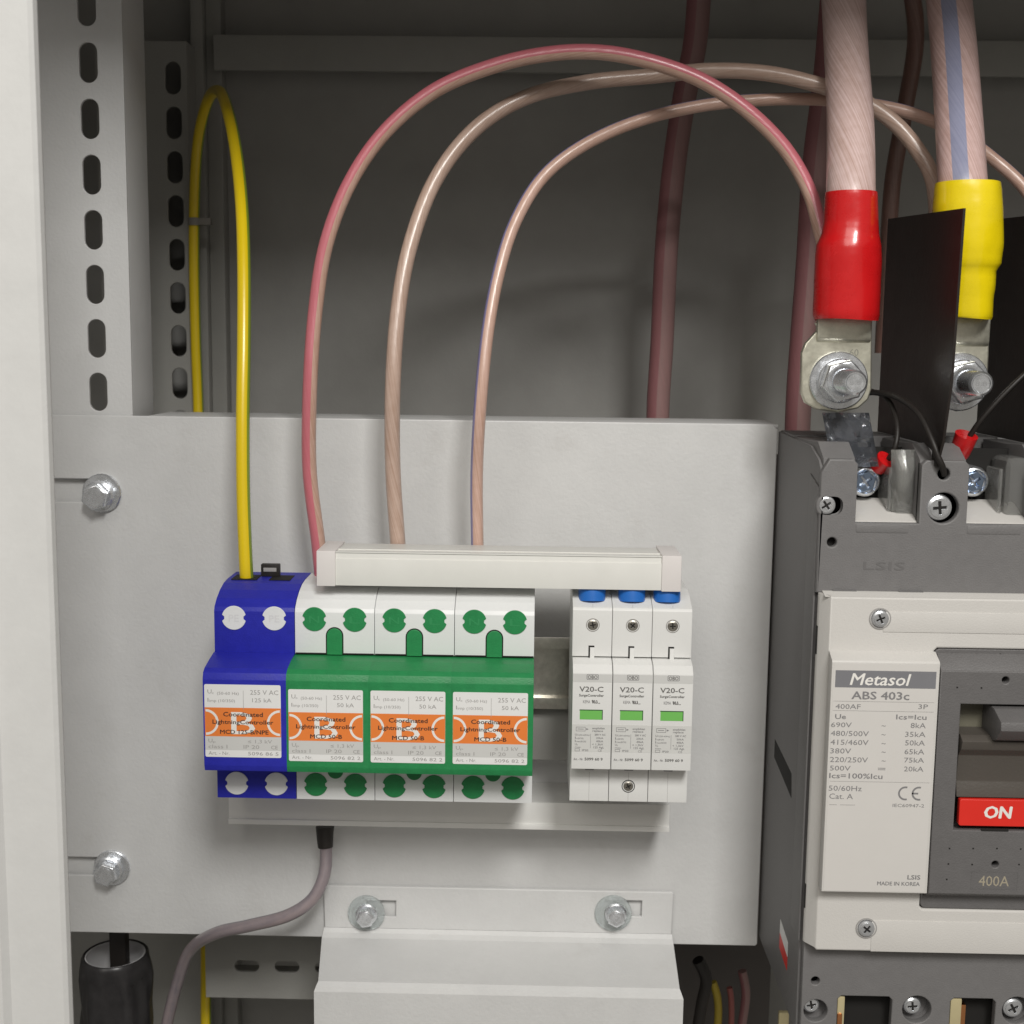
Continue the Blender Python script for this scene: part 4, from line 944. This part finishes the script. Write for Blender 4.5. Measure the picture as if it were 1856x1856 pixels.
# grey wire from under the strip
gw = thing('grey_wire', at(589, 1505, -14), 'grey wire with a black sleeve running down left from under the strip', 'wire')
tube('insulation', ptube([(589, 1500, -14), (591, 1540, -16), (588, 1585, -20), (566, 1630, -24), (520, 1660, -26), (450, 1678, -22), (390, 1692, -14), (345, 1722, 0), (322, 1780, 10), (304, 1850, 16), (292, 1920, 20)]), 3.1, C_GREY, gw, 16, 3)
tube('black_sleeve', ptube([(589, 1498, -14), (589, 1516, -15), (590, 1536, -16)]), 4.2, BLACK, gw, 18, 2, rf=lambda t: 4.6-.9*t)
# open black conduit at bottom left
cp = at(209, 1730, 30)
cn = thing('cable_conduit', (cp.x, 22, -420), 'open black plastic conduit with white lining below the plate, left of the grey wire', 'conduit')
rc = 17.5; cy = 30; zc = AZ(225, 1757, cy-rc)
bm = bmesh.new(); n = 40; prof = [(rc-1.6, zc-.2), (rc-.8, zc+.2), (rc, zc-.4), (rc+.5, zc-3)]
z = zc-6
while z > -430: prof += [(rc+.8+random.uniform(-.15, .15), z)]; z -= 6
def crumple(i, zz):
    a = 2*PI*i/n; k = min(1, max(0, (zc-zz)/12))
    return k*(1.3*math.sin(3*a+zz*.05)*math.sin(zz*.07+a*2)+.8*math.sin(7*a-zz*.06)+.5*math.sin(11*a+zz*.11))
rings = [[bm.verts.new((cp.x+(r+crumple(i, zz))*math.cos(2*PI*i/n), cy+(r+crumple(i, zz))*math.sin(2*PI*i/n), zz)) for i in range(n)] for r, zz in prof]
for A, B in zip(rings, rings[1:]):
    for i in range(n): bm.faces.new((A[i], A[(i+1) % n], B[(i+1) % n], B[i]))
from_bm('outer_wall', bm, mat('shiny_black_pvc', (.035, .033, .034), .3, bump=.4, bscale=120, vary=.4, vscale=90), cn, sharp=60)
lathe_z('inner_lining', cp.x, cy, [(rc-1.7, zc-60), (rc-1.7, zc-.4), (rc-2.2, zc-.4), (rc-2.2, zc-1.5)], mat('white_lining', (.78, .77, .78), .6), cn, 36)
box('inner_rod', (AX(203, 1730, cy), cy-4, zc-58), (AX(232, 1730, cy), cy+3, PZ0+8), BLACK, cn, bev=.5)
# small far things in the lower right gap
tag(tube('yellow_wire', ptube([(1292, 1780, 70), (1299, 1802, 70), (1302, 1830, 72), (1300, 1870, 74)]), 2.3, mat('shaded_yellow_vinyl', (.36, .27, .03), .5), None, 12, 2), 'short piece of yellow wire in the dark gap left of the breaker', 'wire')  # yellow darkened in colour to stand for the dimness of the gap
tag(tube('pink_wire', ptube([(1322, 1790, 70), (1325, 1808, 70), (1326, 1840, 72), (1324, 1880, 74)]), 1.7, mat('shaded_pink_vinyl', (.26, .08, .07), .5), None, 12, 2), 'short piece of pink wire next to the yellow wire in the dark gap', 'wire')  # pink likewise darkened, the gap's shade is in the colour
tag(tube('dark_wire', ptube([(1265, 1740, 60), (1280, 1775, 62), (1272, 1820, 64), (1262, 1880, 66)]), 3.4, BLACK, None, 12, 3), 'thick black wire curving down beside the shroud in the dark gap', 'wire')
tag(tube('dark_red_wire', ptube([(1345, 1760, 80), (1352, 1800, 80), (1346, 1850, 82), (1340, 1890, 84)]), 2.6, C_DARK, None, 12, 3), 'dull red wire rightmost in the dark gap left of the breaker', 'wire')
p = at(1418, 1845, -30)
t = thing('brass_terminal', (p.x, -30, p.z), 'pale brass terminal tongue at the bottom corner left of the breaker', 'terminal')
box('tongue', (p.x-2.6, -34, p.z-14), (p.x+2.6, -31, p.z+5), BRASS, t, bev=1.2)
bpy.context.view_layer.update()
